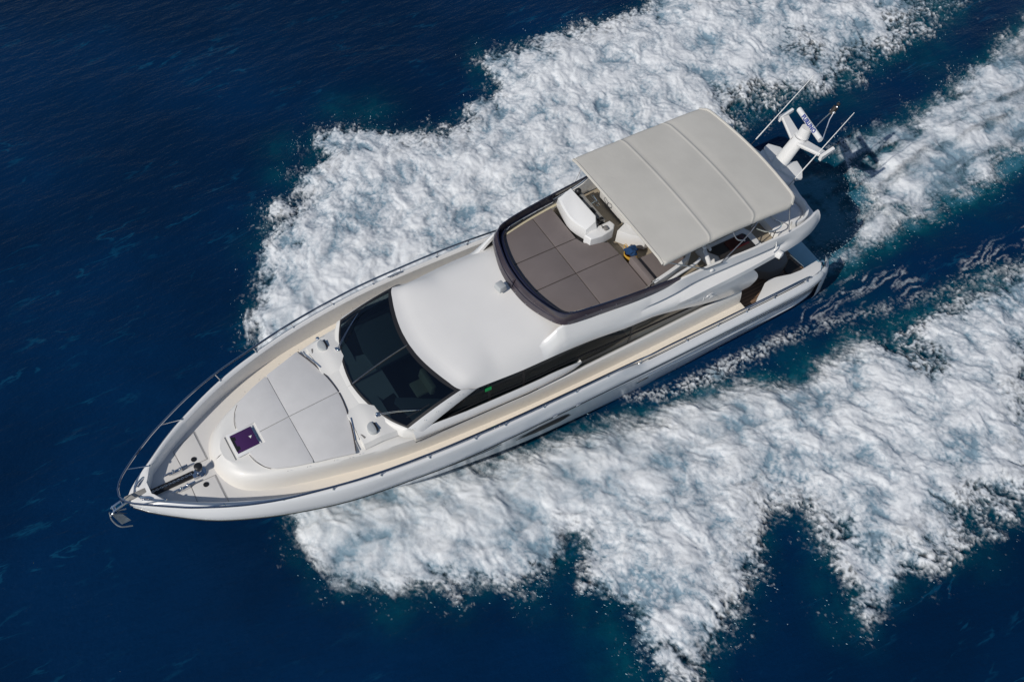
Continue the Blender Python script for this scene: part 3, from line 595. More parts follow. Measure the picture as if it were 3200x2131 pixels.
# port lounge: seat, backrests
g = G(); g.slab([(-3.86, 1.0), (-4.7, 1.0), (-5.2, 1.15), (-5.28, 1.55), (-5.05, 1.85), (-3.80, 2.06)], 4.52, .3, .05); g.obj('lounge_seat', M['taupe'], Y)
g = G(); g.slab([(-3.72, .95), (-3.88, .97), (-3.88, 1.98), (-3.72, 2.0)], 4.70, .4, .05); g.obj('lounge_backrest', M['taupe'], Y)
g = G(); P = [(-3.74, 2.08, 4.74), (-3.95, 2.06, 4.76), (-4.7, 1.93, 4.76), (-5.2, 1.78, 4.75), (-5.42, 1.5, 4.74), (-5.40, 1.1, 4.72), (-5.2, .8, 4.7)]
PP = resample(P, 30); rows = []
for i, p in enumerate(PP):
    t = PP[min(i+1, 29)]-PP[max(i-1, 0)]; n_ = np.array([t[1], -t[0], 0]); n_ = n_/np.linalg.norm(n_)
    if i < 5: n_ = -n_*np.sign(n_[1])*1.0 if n_[1] < 0 else n_
    rows.append([p-n_*.055+np.array([0, 0, -.3]), p-n_*.05, p+n_*.05, p+n_*.06+np.array([0, 0, -.5])])
g.grid(rows); g.obj('lounge_surround', M['gel'], Y, angle=50)
g = G(); g.tube([(-3.9, 2.2, 4.5), (-4.6, 2.12, 4.62), (-5.25, 2.06, 4.66), (-5.5, 1.98, 4.68)], .045, 8); g.obj('side_handhold', M['gel'], Y)
# table and stairwell opening on the port aft side
g = G(); g.slab([(-5.95, 1.35), (-7.85, 1.32), (-7.95, 1.5), (-7.95, 2.25), (-6.1, 2.22), (-5.95, 2.05)], 4.13, .06, .02); g.obj('stairwell_surround', M['gel'], Y)
g = G(); g.slab([(-6.2, 1.48), (-7.65, 1.48), (-7.72, 1.56), (-7.72, 2.28), (-6.35, 2.26), (-6.45, 1.85)], 4.15, .03, .0); sw = g.obj('stairwell', M['dark'], Y)
g = G(); g.slab([(-6.9, 1.52), (-7.62, 1.52), (-7.62, 1.9), (-6.9, 1.9)], 4.165, .012, .0); g.obj('stairwell_step', M['maroon'], sw)
g = G(); g.box((-5.72, 2.12, 4.62), (.13, .72, .13), rz=-.22, rx=-.35, bev=.05); g.box((-5.78, 1.72, 4.86), (.10, .28, .10), rz=-.22, bev=.03); g.obj('gate_arm', M['gel'], Y)
g = G(); g.box((-6.0, 1.78, 4.7), (.08, .22, .1), rz=-.3, bev=.03); g.obj('gate_latch', M['gel'], Y)
# curved aft bench
for s in (1, -1):
    g = G(); c = np.array([-9.2, s*1.56]); rows = []
    for a in np.linspace(-25, 150, 22):
        r_ = math.radians(a); dx, dy = -math.sin(r_), math.cos(r_)
        rows.append([(c[0]+dx*rr, c[1]+s*dy*rr, z) for rr, z in ((.58, 4.36), (.60, 4.62), (.62, 4.66), (.68, 4.66), (.70, 4.6), (.72, 4.34))])
    g.grid(rows); g.obj('aft_bench_backrest', M['gel'], Y, angle=50)
    g = G(); g.slab([(c[0]+.5*math.cos(a), c[1]+.5*math.sin(a)) for a in np.linspace(0, 2*math.pi, 18, endpoint=False)][::1], 4.46, .12, .04); g.obj('aft_bench_seat', M['gel'], Y)

# bimini awning
def bim_pt(u, v):
    """u 0 front..1 aft, v -1..1"""
    xa = -8.58-.17*(1-v*v)+.28*max(0, (abs(v)-.86)/.14)**2.2; x = -3.73+(xa+3.73)*u
    y = 2.30*v*(1-.015*math.sin(math.pi*u))
    z = 5.86+.07*math.sin(math.pi*min(u*1.02, 1))**.7+.035*(1-v*v)-.015*math.cos(6*math.pi*u)*.0
    for us in (.345, .685): z += .013*math.exp(-((u-us)/.008)**2)-.010*math.exp(-((u-us)/.09)**2)-.012*math.exp(-((u-us-.02)/.012)**2)
    e = max(0, (abs(v)-.95)/.05); z -= .07*e*e
    return np.array([x, y, z])
us = sorted(set(list(np.linspace(0, 1, 46))+[.33, .336, .341, .345, .349, .354, .36, .67, .676, .681, .685, .689, .694, .7]))
vs = [-1, -.985, -.965, -.945, -.92, -.88]+list(np.linspace(-.8, .8, 17))+[.88, .92, .945, .965, .985, 1]
g = G(); rows = [[bim_pt(u, v) for v in vs] for u in us]; g.grid(rows)
# hem all round
loop = [bim_pt(0, v) for v in vs]+[bim_pt(u, 1) for u in us[1:]]+[bim_pt(1, v) for v in vs[::-1][1:]]+[bim_pt(u, -1) for u in us[::-1][1:-1]]
cen = np.array([-6.1, 0, 5.86]); g.grid([loop, [p+(p-cen)*np.array([.004, .004, 0])+np.array([0, 0, -.05]) for p in loop], [p+np.array([0, 0, -.10]) for p in loop], [p+(cen-p)*.02+np.array([0, 0, -.105]) for p in loop]], closed=True)
bim = g.obj('bimini_awning', M['canvas'], Y, angle=70)
g = G(); g.tube([bim_pt(0, v)+np.array([.035, 0, -.035]) for v in np.linspace(-.99, .99, 24)], .045, 8, smooth=False); g.obj('awning_front_roll', M['canvas'], bim)
g = G(); g.tube([bim_pt(1, v)+np.array([-.0, 0, -.01]) for v in np.linspace(-.98, .98, 30)], .05, 8, smooth=False); g.obj('awning_aft_roll', M['canvas'], bim)
for s in (1, -1):
    for path in ([(-3.85, s*2.25, 5.74), (-5.35, s*2.42, 4.76)], [(-7.6, s*1.95, 5.8), (-7.1, s*2.2, 5.3), (-5.9, s*2.45, 4.76)], [(-6.2, s*2.2, 5.78), (-6.45, s*2.3, 5.35), (-6.75, s*2.34, 5.18)], [(-5.3, s*2.42, 4.76), (-5.95, s*2.48, 4.78)],
                 [(-8.45, s*2.15, 5.72), (-8.52, s*2.44, 4.72)], [(-8.3, s*2.1, 5.75), (-7.8, s*2.0, 5.3), (-7.4, s*1.9, 5.0)]):
        g = G(); g.tube(path, .018, 8, smooth=len(path) > 2); g.obj('awning_strut', M['strut'], bim)
g = G(); g.tube([(-7.7, 1.9, 4.75), (-7.9, 2.2, 4.8), (-8.25, 2.25, 4.82), (-8.5, 2.1, 4.75), (-8.55, 1.8, 4.6)], .02, 8); g.tube([(-8.1, 2.27, 4.4), (-8.15, 2.25, 4.82)], .015, 6, smooth=False); g.obj('stair_handrail', M['chrome'], Y)
g = G(); g.tube([(-8.0, 2.42, 4.7), (-8.05, 2.52, 4.5), (-8.0, 2.58, 4.35), (-7.9, 2.6, 4.26)], .016, 6); g.obj('white_hose', M['gel'], Y)
g = G(); g.box((-8.18, 2.66, 4.08), (.22, .2, .16), rz=.3, bev=.03); g.box((-8.18, 2.68, 4.18), (.12, .16, .08), rz=.3, bev=.02); fl = g.obj('side_floodlight', M['gel'], Y)
g = G(); g.box((-8.14, 2.76, 4.0), (.12, .08, .05), bev=.01); g.obj('floodlight_lens', M['black'], fl)

# mast with wings, radar, light frame, whips
mast = G(); rows = []
for t in np.linspace(0, 1, 8):
    c = lerp((-10.18, 0, 4.55), (-10.78, 0, 5.55), t); ry_ = .245-.03*t; rx_ = .21-.02*t
    rows.append([c+np.array([rx_*math.cos(a), ry_*math.sin(a), 0]) for a in np.linspace(0, 2*math.pi, 24, endpoint=False)])
mast.grid(rows, closed=True); mast.poly([p+np.array([0, 0, .02]) for p in rows[-1]]); mast = mast.obj('radar_mast', M['gel'], Y, angle=50)
g = G()
for s in (1, -1):
    rows = []
    for t in np.linspace(0, 1, 10):
        cx = -10.72-.20*t; y = s*(.14+.80*t); wd = .40-.13*t; z = 5.42+.10*t
        rows.append([(cx+wd*.5, y, z), (cx+wd*.5-.03, y, z+.06), (cx-wd*.5, y, z+.03), (cx-wd*.5, y, z-.05), (cx+wd*.5-.02, y, z-.07)])
    g.grid(rows, closed=True); g.poly(rows[-1])
    rows = []
    for t in np.linspace(0, 1, 8):
        rows.append([(-10.74-.48*t, s*.98+s*dy, 5.49+.17*t+dz) for dy, dz in ((-.05, -.08*(1-t)-.03), (-.05, .09-.03*t), (.05, .08-.03*t), (.05, -.08*(1-t)-.03))])
    g.grid(rows, closed=True); g.poly(rows[0]); g.poly(rows[-1])
g.obj('mast_wings', M['gel'], mast, angle=40)
g = G()
for s in (1, -1):
    g.slab([(-10.06, s*.22), (-10.12, s*.55), (-10.25, s*.80), (-10.45, s*.85), (-10.7, s*.55), (-10.78, s*.2), (-10.4, s*.1)][::s], 4.66, .10, .02)
g.obj('mast_base_wings', M['gel'], Y, angle=40)
g = G(); g.cyl((-10.84, 0, 5.5), (-10.90, 0, 5.86), .21, 20, .17); g.obj('radar_pedestal', M['gel'], mast, angle=40)
A_, B2 = np.array([-11.10, -.66, 5.98]), np.array([-10.80, .70, 5.98]); ax = (B2-A_)/np.linalg.norm(B2-A_); nx = np.cross(ax, [0, 0, 1]); rows = []
for t in np.linspace(0, 1, 14):
    rows.append([A_+(B2-A_)*t+nx*(.085*math.cos(a))+np.array([0, 0, .10*math.sin(a)]) for a in np.linspace(0, 2*math.pi, 18, endpoint=False)])
g = G(); g.grid(rows, closed=True); g.poly(rows[0]); g.poly(rows[-1]); rb = g.obj('radar_scanner', M['gel'], mast, angle=50)
cu = bpy.data.curves.new('lettering', 'FONT'); cu.body = 'FURUNO'; cu.size = .175; cu.align_x = 'CENTER'; cu.align_y = 'CENTER'; cu.extrude = .003; cu.space_character = 1.12; cu.offset = .009
to_ = bpy.data.objects.new('tmp', cu); COL.objects.link(to_)
dgp = bpy.context.evaluated_depsgraph_get(); me = bpy.data.meshes.new_from_object(to_.evaluated_get(dgp)); bpy.data.objects.remove(to_)
me.materials.append(M['blueink']); txt = bpy.data.objects.new('scanner_lettering', me); COL.objects.link(txt); txt.parent = rb
fw = -nx if nx[0] < 0 else nx                                        # forward-facing side of the scanner
el = math.radians(35); nn = fw*math.cos(el)+np.array([0, 0, math.sin(el)]); upv = np.cross(nn, ax); 
if upv[2] < 0: upv = -upv
xr = np.cross(upv, nn); mm_ = Matrix(((xr[0], upv[0], nn[0], 0), (xr[1], upv[1], nn[1], 0), (xr[2], upv[2], nn[2], 0), (0, 0, 0, 1)))
pc = (A_+B2)/2+ax*.02+fw*.080*math.cos(el)+np.array([0, 0, .095*math.sin(el)])+nn*.008
txt.matrix_local = Matrix.Translation(Vector(pc)) @ mm_
g = G(); g.tube([(-11.19, .05, 5.7), (-11.5, .02, 5.95), (-11.8, 0, 6.12)], .016, 6, smooth=False); g.tube([(-11.2, .35, 5.45), (-11.45, .33, 5.40), (-11.7, .12, 5.95), (-11.95, .03, 6.30)], .018, 6, smooth=False)
lf = g.obj('light_frame', M['chrome'], mast)
g = G(); g.cyl((-11.82, 0, 6.05), (-11.95, 0, 6.28), .085, 14); g.sphere((-12.0, 0, 6.36), .06); g.obj('anchor_light', M['dark'], lf)
g = G(); g.cyl((-11.86, 0, 6.10), (-11.88, 0, 6.14), .092, 14); g.obj('light_collar', M['gel'], lf)
for s in (1, -1):
    a = np.array([-9.93, s*.97, 4.97]); b = np.array([-11.56, s*.93, 6.95]); a0 = a-(b-a)*.16
    g = G(); g.tube([a, b], [.020, .010], 6, smooth=False); an = g.obj('whip_antenna', M['gel'], Y)
    g = G(); g.tube([a0, a], .012, 6, smooth=False); g.obj('antenna_mount', M['greyplastic'], an)
# small whip aerials on the screen
g = G(); g.tube([(-3.9, -2.28, 4.7), (-4.15, -2.3, 5.35)], .008, 5, smooth=False); g.obj('burgee_staff', M['greyplastic'], Y)
g = G(); g.tube([(-3.55, 2.0, 4.45), (-3.75, 2.12, 4.9)], .012, 5, smooth=False); g.obj('burgee_staff', M['greyplastic'], Y)

# ---- cockpit, stern quarters, bathing platform
g = G(); g.box((-9.0, 0, 1.33), (3.4, 5.6, .1)); g.obj('cockpit_sole', M['teak'], Y)
for s in (1, -1):
    ou = [(-7.72, 2.86), (-7.9, 2.72), (-8.2, 2.55), (-8.5, 2.36), (-8.72, 2.31), (-9.0, 2.34), (-9.5, 2.47), (-9.9, 2.5), (-10.62, 2.44), (-10.72, 2.6), (-10.5, 2.82), (-10.1, 2.9), (-9.3, 2.94), (-7.72, 2.97)]
    g = G(); g.slab([(x, s*y) for x, y in (ou if s < 0 else ou[::-1])], 2.185, .95, .03); g.obj('quarter_locker', M['gel'], Y, angle=40)
    g = G(); rows = []
    for x in (-7.3, -8.3, -9.3, -10.2, -10.6): c = cap_c(x); rows.append([(x, s*(c[0]-.03), c[1]), (x, s*(c[0]-.14), c[1]+.012)])
    g.grid(rows); g.obj('quarter_capping', M['gel'], Y)
    # rounded quarter behind the locker
    g = G(); rows = []
    for a in np.linspace(0, 1, 10):
        x = -10.6-.62*math.sin(a*math.pi/2); y = 2.35+.5*math.cos(a*math.pi/2)
        rows.append([(x+.18*(1-a)*0+.12, s*(y-.06), 2.10), (x+.04, s*y, 2.03), (x, s*(y+.06), 1.7), (x-.02, s*(y+.07), .9), (x, s*(y-.05), .3)])
    g.grid(rows); g.obj('quarter_moulding', M['hull'], Y, angle=60)
    g = G(); g.tube([(-10.62, s*2.5, 2.16), (-10.78, s*2.62, 2.24), (-10.74, s*2.8, 2.16)], .018, 6); g.obj('stern_cleat', M['chrome'], Y)
g = G(); g.box((-10.68, 0, 1.0), (.2, 4.6, .45), bev=.04); g.obj('transom', M['gel'], Y)
g = G(); g.slab([(-10.6, -2.5), (-11.55, -2.4), (-11.72, -1.9), (-11.78, 0), (-11.72, 1.9), (-11.55, 2.4), (-10.6, 2.5)][::1], .98, .16, .04); g.obj('bathing_platform', M['platform'], Y)
g = G(); g.slab([(-8.85, -1.7), (-8.8, 1.4), (-8.95, 1.65), (-9.25, 1.88), (-9.75, 1.92), (-10.15, 1.75), (-10.3, 1.45), (-10.35, -1.7)], 1.78, .45, .08); g.obj('cockpit_sofa', M['sofa'], Y)
g = G(); g.slab([(-10.02, 1.86), (-10.5, 1.55), (-10.58, 2.2), (-10.02, 2.3)], 1.42, .12, .0); g.obj('gate_step', M['dark'], Y)
g = G(); g.tube([(-10.52, 1.5, 1.52), (-10.6, 2.12, 1.52)], .025, 8, smooth=False); g.obj('stern_gate_bar', M['chrome'], Y)
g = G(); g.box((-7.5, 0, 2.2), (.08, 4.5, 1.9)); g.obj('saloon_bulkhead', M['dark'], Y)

# ---- guard rails
RL = [(11.60, 0, 2.64), (11.56, .18, 2.69), (11.38, .42, 2.75), (11, .72, 2.8), (10.5, 1.07, 2.82), (10, 1.38, 2.82), (9, 1.88, 2.83), (8, 2.25, 2.84), (7, 2.50, 2.85), (6, 2.72, 2.88), (5, 2.88, 2.92), (4, 2.99, 2.95), (3, 3.07, 2.97), (1.5, 3.13, 2.95), (0, 3.15, 2.92), (-1.8, 3.13, 2.81), (-2.9, 3.07, 2.64), (-3.5, 3.0, 2.45), (-4.2, 2.96, 2.39), (-6, 2.96, 2.37), (-8, 2.95, 2.36), (-9.6, 2.93, 2.34), (-9.9, 2.92, 2.28)]
RR = resample(RL, 120)
def rail_at(x): i = min(range(120), key=lambda k: abs(RR[k][0]-x)); return RR[i]
g = G(); g.tube([p*np.array([1, -1, 1]) for p in RR[::-1]]+RR[1:], .031, 8, smooth=False); rail = g.obj('guard_rail', M['steel'], Y)
for s in (1, -1):
    for bx, by, bz, tx in ((10.6, .58, 2.46, 11.12), (9.33, 1.49, 2.53, 9.95), (7.94, 2.14, 2.58, 8.1), (6.68, 2.53, 2.63, 6.8), (5.4, 2.8, 2.68, 5.5), (4.02, 2.98, 2.72, 4.1), (2.64, 3.09, 2.75, 2.7), (1.69, 3.11, 2.74, 1.7), (.42, 3.13, 2.72, .38), (-.67, 3.14, 2.71, -.8), (-1.79, 3.12, 2.68, -1.9), (-3.04, 3.04, 2.36, -3.1), (-4.9, 3.0, 2.21, -4.9), (-6.1, 2.99, 2.19, -6.1), (-7.25, 2.99, 2.18, -7.25), (-8.4, 2.98, 2.17, -8.4), (-9.8, 2.95, 2.15, -9.8)):
        t = rail_at(tx)*np.array([1, s, 1]); g = G(); g.tube([(bx, s*by, bz), t], .015, 6, smooth=False); g.sphere((bx, s*by, bz+.01), .04, .6, 8); g.obj('stanchion', M['chrome'], rail)
g = G(); g.tube([(11.60, 0, 2.64), (11.62, .05, 2.2)], .014, 6, smooth=False); g.obj('stanchion', M['chrome'], rail)
# thin black strip along the capping, under the rail
for s in (1, -1):
    g = G(); g.tube([(x, s*(cap_c(x)[0]-.075), cap_c(x)[1]+.012) for x in np.arange(-3.4, -9.9, -.3)], .014, 6, smooth=False); g.obj('capping_strip', M['black'], Y)

# ---- ground tackle
g = G(); g.box((10.32, .0, 2.10), (1.35, .20, .08), bev=.02); ch = g.obj('chain_channel', M['black'], Y)
g = G()
for i in range(20): g.tube([(9.75+i*.058+.028*math.cos(a), .0+(.016 if i % 2 else .03)*math.sin(a), 2.155+(.02*math.sin(a) if i % 2 else 0)) for a in np.linspace(0, 2*math.pi, 9)], .008, 4, smooth=False, cap=False)
g.obj('anchor_chain', M['chrome'], ch)
g = G(); g.box((11.2, 0, 2.36), (.62, .16, .05), ry=.0, bev=.02); g.obj('bow_roller_channel', M['dash'], Y)
g = G(); g.tube([(11.45, -.07, 2.33), (11.75, -.07, 2.22), (11.92, -.07, 2.12)], .03, 6); g.tube([(11.45, .07, 2.33), (11.75, .07, 2.22), (11.92, .07, 2.12)], .03, 6); g.cyl((11.85, -.1, 2.14), (11.85, .1, 2.14), .05)
g.obj('bow_roller', M['chrome'], Y)
g = G(); g.tube([(11.3, 0, 2.28), (11.7, 0, 2.1), (11.95, 0, 1.95)], .035, 8)
g.poly([(11.98, 0, 1.98), (11.85, .22, 1.62), (11.6, .12, 1.45), (11.72, 0, 1.72)]); g.poly([(11.98, 0, 1.98), (11.85, -.22, 1.62), (11.6, -.12, 1.45), (11.72, 0, 1.72)])
g.tube([(12.0, -.06, 1.98), (12.02, .05, 1.75), (11.9, .24, 1.58), (11.62, .28, 1.42)], .022, 6); g.tube([(12.0, .04, 1.98), (11.9, -.2, 1.66), (11.6, -.24, 1.5)], .022, 6)
g.obj('anchor', M['galv'], Y)
g = G(); g.cyl((9.5, .02, 2.05), (9.5, .02, 2.10), .17, 20); g.cyl((9.5, .02, 2.1), (9.5, .02, 2.30), .085, 16); g.box((9.62, .10, 2.12), (.2, .16, .12), bev=.03); wl_ = g.obj('windlass', M['chrome'], Y)
g = G(); g.cyl((9.5, .02, 2.30), (9.5, .02, 2.42), .10, 20, .115); g.sphere((9.5, .02, 2.42), .115, .3); g.obj('windlass_drum', M['black'], wl_)
for s in (1, -1):
    g = G()
    g.box((10.05, s*.29, 2.11), (.34, .09, .10), bev=.025); g.tube([(9.72, s*.29, 2.20), (9.9, s*.29, 2.19)], .028, 8, smooth=False); g.tube([(10.2, s*.29, 2.18), (10.36, s*.29, 2.16)], .03, 8, smooth=False); g.sphere((10.12, s*.30, 2.18), .05); g.sphere((9.93, s*.28, 2.18), .045)
    g.obj('chain_stopper', M['chrome'], Y)
    g = G(); g.tube([(10.88, s*.36, 2.42), (11.02, s*.27, 2.45), (11.15, s*.18, 2.42)], .03, 8); g.cyl((10.97, s*.30, 2.34), (10.97, s*.30, 2.44), .03); g.cyl((11.08, s*.23, 2.34), (11.08, s*.23, 2.44), .03); g.box((11.0, s*.28, 2.37), (.28, .10, .03), rz=-s*.6, bev=.01); g.obj('bow_cleat', M['chrome'], Y)
    for cx in (1.95,): 
        g = G(); g.tube([(cx-.22, s*3.07, 2.83), (cx+.22, s*3.06, 2.83)], .022, 8, smooth=False); g.cyl((cx-.08, s*3.07, 2.74), (cx-.08, s*3.07, 2.83), .02); g.cyl((cx+.08, s*3.07, 2.74), (cx+.08, s*3.07, 2.83), .02); g.obj('side_cleat', M['chrome'], Y)
# small hull-deck fasteners around the windshield and pad
g = G()
for s in (1, -1):
    for x, y in ((6.3, 1.80), (5.9, 1.93), (7.0, 1.6), (7.5, 1.44), (5.62, 1.97)): g = G(); g.sphere((x, s*y, ztrunk(x, y)), .012, n=6); g.obj('snap_stud', M['greyplastic'], Y)
    for t in (.1, .3, .5, .7, .9): q = lerp((4.3, 2.14, 3.08), (2.45, 2.07, 3.72), t); g = G(); g.sphere((q[0], s*(q[1]+.06), q[2]+.02), .011, n=6); g.obj('snap_stud', M['greyplastic'], Y)

# ================================================================== things lying aboard
def aboard(o): o.parent = None; o.matrix_world = Matrix.Translation((0, 0, 0.08610532)) @ Matrix.Rotation(-TRIM, 4, 'Y'); return o
base = np.array([-4.0, .66, 4.06])
bucket = empty('bucket'); aboard(bucket); bucket.location = bucket.matrix_world @ Vector(base)
bk = Vector(base)
g = G(); rows = []
for z, r in ((0, .15), (.02, .17), (.2, .19), (.34, .20), (.345, .185), (.2, .175)): rows.append([(r*math.cos(a)*1.05, r*math.sin(a)*(1+.03*math.sin(3*a)), z+.01*math.sin(2*a)) for a in np.linspace(0, 2*math.pi, 22, endpoint=False)])
g.grid(rows, closed=True); g.poly(rows[0]); g.obj('bucket_body', M['yellow'], bucket)
for s in (1, -1):
    g = G(); g.tube([(-.06, s*.2, .32), (-.04, s*.30, .40), (.04, s*.30, .40), (.06, s*.2, .32)], .012, 6); g.obj('handle', M['yellow'], bucket)
tag(bucket, 'round yellow canvas bucket with rope handles, standing between flybridge sunpad and seat', 'bucket')
towel = G(); bm = bmesh.new(); bmesh.ops.create_icosphere(bm, subdivisions=4, radius=1)
for v in bm.verts:
    c = v.co; k = 1+.12*math.sin(5*c.x+3*c.y)+.1*math.sin(7*c.y-4*c.z)+.07*math.sin(11*c.x+6*c.z)
    v.co = Vector((c.x*.19*k-.02, c.y*.17*k-.02, c.z*.12*k+.41))
towel.frombm(bm, Matrix.Identity(3), (0, 0, 0)); tw = towel.obj('towel', M['blue']); tw.matrix_world = bucket.matrix_world
tw.location = bucket.location; tw.rotation_euler = (0, -TRIM, 0)
tag(tw, 'crumpled dark blue towel stuffed into the top of the yellow bucket', 'towel')

# ================================================================== SEA AND WAKE (world frame, water level z = 0)
UP = [(6.2, -5.1), (5.84, -6.29), (4.86, -7.38), (4.27, -8.78), (3.36, -10.31), (2.87, -10.36), (2.26, -9.83), (2.06, -11.2), (1.04, -11.33), (0.94, -12.29), (0.38, -12.73), (-0.84, -12.26), (-1.78, -11.95), (-2.13, -11.21), (-3.35, -10.73), (-4.3, -10.42), (-5.32, -10.88), (-6.39, -11.05), (-6.45, -12.15), (-6.73, -13.13), (-7.64, -13.16), (-8.88, -12.86), (-10.86, -12.72), (-12.66, -12.24), (-14.34, -12.17), (-15.76, -12.92), (-27.29, -5.93), (-24.79, -4.89), (-22.0, -4.45), (-18.61, -4.2), (-16.33, -4.33), (-13.83, -4.63), (-12.72, -4.0), (-10.61, -2.3), (-5.85, 0.38), (1.97, -0.43), (5.15, -3.3)]
THIN = [(-3.05, 2.9), (-4.79, 3.3), (-6.13, 3.35), (-8.84, 3.53), (-10.48, 3.77), (-12.76, 4.41), (-15.16, 4.98), (-19.2, 5.47), (-18.63, 6.01), (-14.9, 5.25), (-12.51, 4.68), (-10.2, 4.09), (-8.57, 3.86), (-5.73, 3.87), (-4.27, 3.55)]
LOW = [(7.75, 0.44), (7.71, 1.11), (7.94, 1.77), (7.74, 2.82), (7.39, 3.78), (6.22, 4.72), (4.62, 5.61), (3.51, 6.14), (3.08, 6.62), (2.21, 6.62), (1.15, 6.35), (1.46, 7.38), (0.82, 8.51), (1.0, 9.4), (1.11, 10.57), (1.25, 11.55), (0.47, 12.03), (-0.61, 10.8), (-1.72, 10.34), (-3.64, 9.1), (-4.65, 8.45), (-5.19, 8.78), (-4.92, 9.88), (-4.57, 11.04), (-4.3, 11.91), (-4.57, 12.5), (-5.3, 12.22), (-6.64, 12.0), (-8.07, 12.26), (-9.09, 12.26), (-10.02, 12.03), (-11.53, 12.63), (-18.77, 5.87), (-16.12, 5.03), (-13.77, 4.99), (-12.18, 5.05), (-10.61, 4.7), (-8.52, 5.0), (-7.25, 4.38), (-5.95, 3.81), (-3.62, 3.52), (-1.53, 2.98), (0.61, 2.6), (3.17, 1.74), (5.67, 0.87)]
HULLB = [(-5.26, 3.59), (-11.51, 2.56), (-12.14, 2.5), (-14.55, 3.53), (-20.4, 4.35), (-18.63, 6.01), (-13.28, 4.89), (-10.34, 3.93), (-6.84, 3.79)]
MID = [(-15.33, -1.91), (-15.89, -1.95), (-17.09, -2.05), (-19.05, -1.79), (-21.94, -2.18), (-27.14, -3.46), (-29.36, -4.02), (-22.71, 2.19), (-21.23, 2.21), (-18.5, 2.49), (-16.59, 2.34), (-14.67, 2.54), (-12.36, 2.47), (-11.78, 2.24), (-13.47, 1.54), (-14.66, 0.87), (-15.22, -0.11), (-15.51, -0.67), (-15.27, -1.23)]
BLOBS = [(-24.22, -5.54, 1.6, 0.8), (-23.03, -6.58, 0.7, 0.3), (-25.36, -5.48, 1.5, 0.8), (-18.48, -4.56, 0.8, 0.6), (2.96, -7.98, 0.5, 0.3), (-7.55, -12.34, 0.7, 0.3), (0.7, -8.45, 0.4, 0.3), (-5.62, -6.05, 0.35, 0.35), (-5.46, -7.9, 0.3, 0.3), (-18.14, -6.5, 2.0, 0.5), (-19.84, -4.59, 2.2, 0.65), (-23.05, -5.32, 2.0, 0.6), (-14.83, -5.1, 1.6, 0.6), (-18.66, -7.5, 0.45, 0.5), (-20.91, -5.86, 1.2, 0.3), (-13.83, -6.46, 1.2, 0.45), (-15.47, -5.91, 0.9, 0.4), (-23.47, -4.88, 1.5, 0.3), (0.98, -11.53, 0.5, 0.5), (1.94, -10.64, 0.5, 0.45), (-1.05, -12.18, 0.6, 0.4), (-11.88, 5.57, 0.9, 0.75), (-12.08, 6.77, 0.9, 0.7), (-12.79, 5.01, 1.3, 0.6), (-14.4, 5.36, 1.2, 0.5), (-16.16, 5.8, 1.2, 0.45), (-13.8, 8.54, 1.5, 0.25), (-4.98, 10.95, 0.9, 0.5), (-6.44, 10.02, 1.1, 0.4), (-9.98, 11.23, 1.2, 0.45), (-10.35, 10.15, 1.0, 0.35), (-8.77, 10.46, 0.8, 0.3), (0.81, 9.97, 1.2, 0.3), (6.15, 2.74, 0.45, 0.4), (6.34, 1.54, 0.5, 0.3), (3.69, 3.21, 0.7, 0.3), (2.32, 6.0, 0.3, 0.6), (1.33, 6.86, 0.6, 0.4), (0.69, 9.16, 0.8, 0.3), (-0.61, 10.8, 0.5, 0.4), (-19.08, 1.63, 0.8, 0.45), (-17.79, 2.29, 0.9, 0.5), (-15.76, 2.24, 0.8, 0.45), (-20.79, 1.66, 0.9, 0.5), (-15.46, -1.45, 0.5, 0.35), (-17.48, -0.99, 0.55, 0.55), (-16.38, -0.71, 0.45, 0.9), (-18.84, -1.07, 0.5, 0.4), (-21.53, -1.31, 0.5, 0.4), (-6.03, 3.48, 1.0, 0.3), (-8.33, 3.71, 1.0, 0.3), (-12.77, 3.32, 1.5, 0.45), (-17.01, 4.14, 1.5, 0.5), (-9.11, 3.19, 1.3, 0.4), (3.15, -9.01, 0.5, 0.35), (-3.24, -10.53, 0.6, 0.2), (-6.65, -12.16, 0.8, 0.35), (-9.42, -12.09, 0.7, 0.3), (-7.65, -10.85, 0.5, 0.3), (-12.83, -9.43, 0.5, 0.25), (-19.59, -7.42, 0.8, 0.3), (-21.56, -4.72, 0.8, 0.4), (-7.34, -7.27, 0.4, 0.3), (-2.26, -5.27, 0.5, 0.2)]
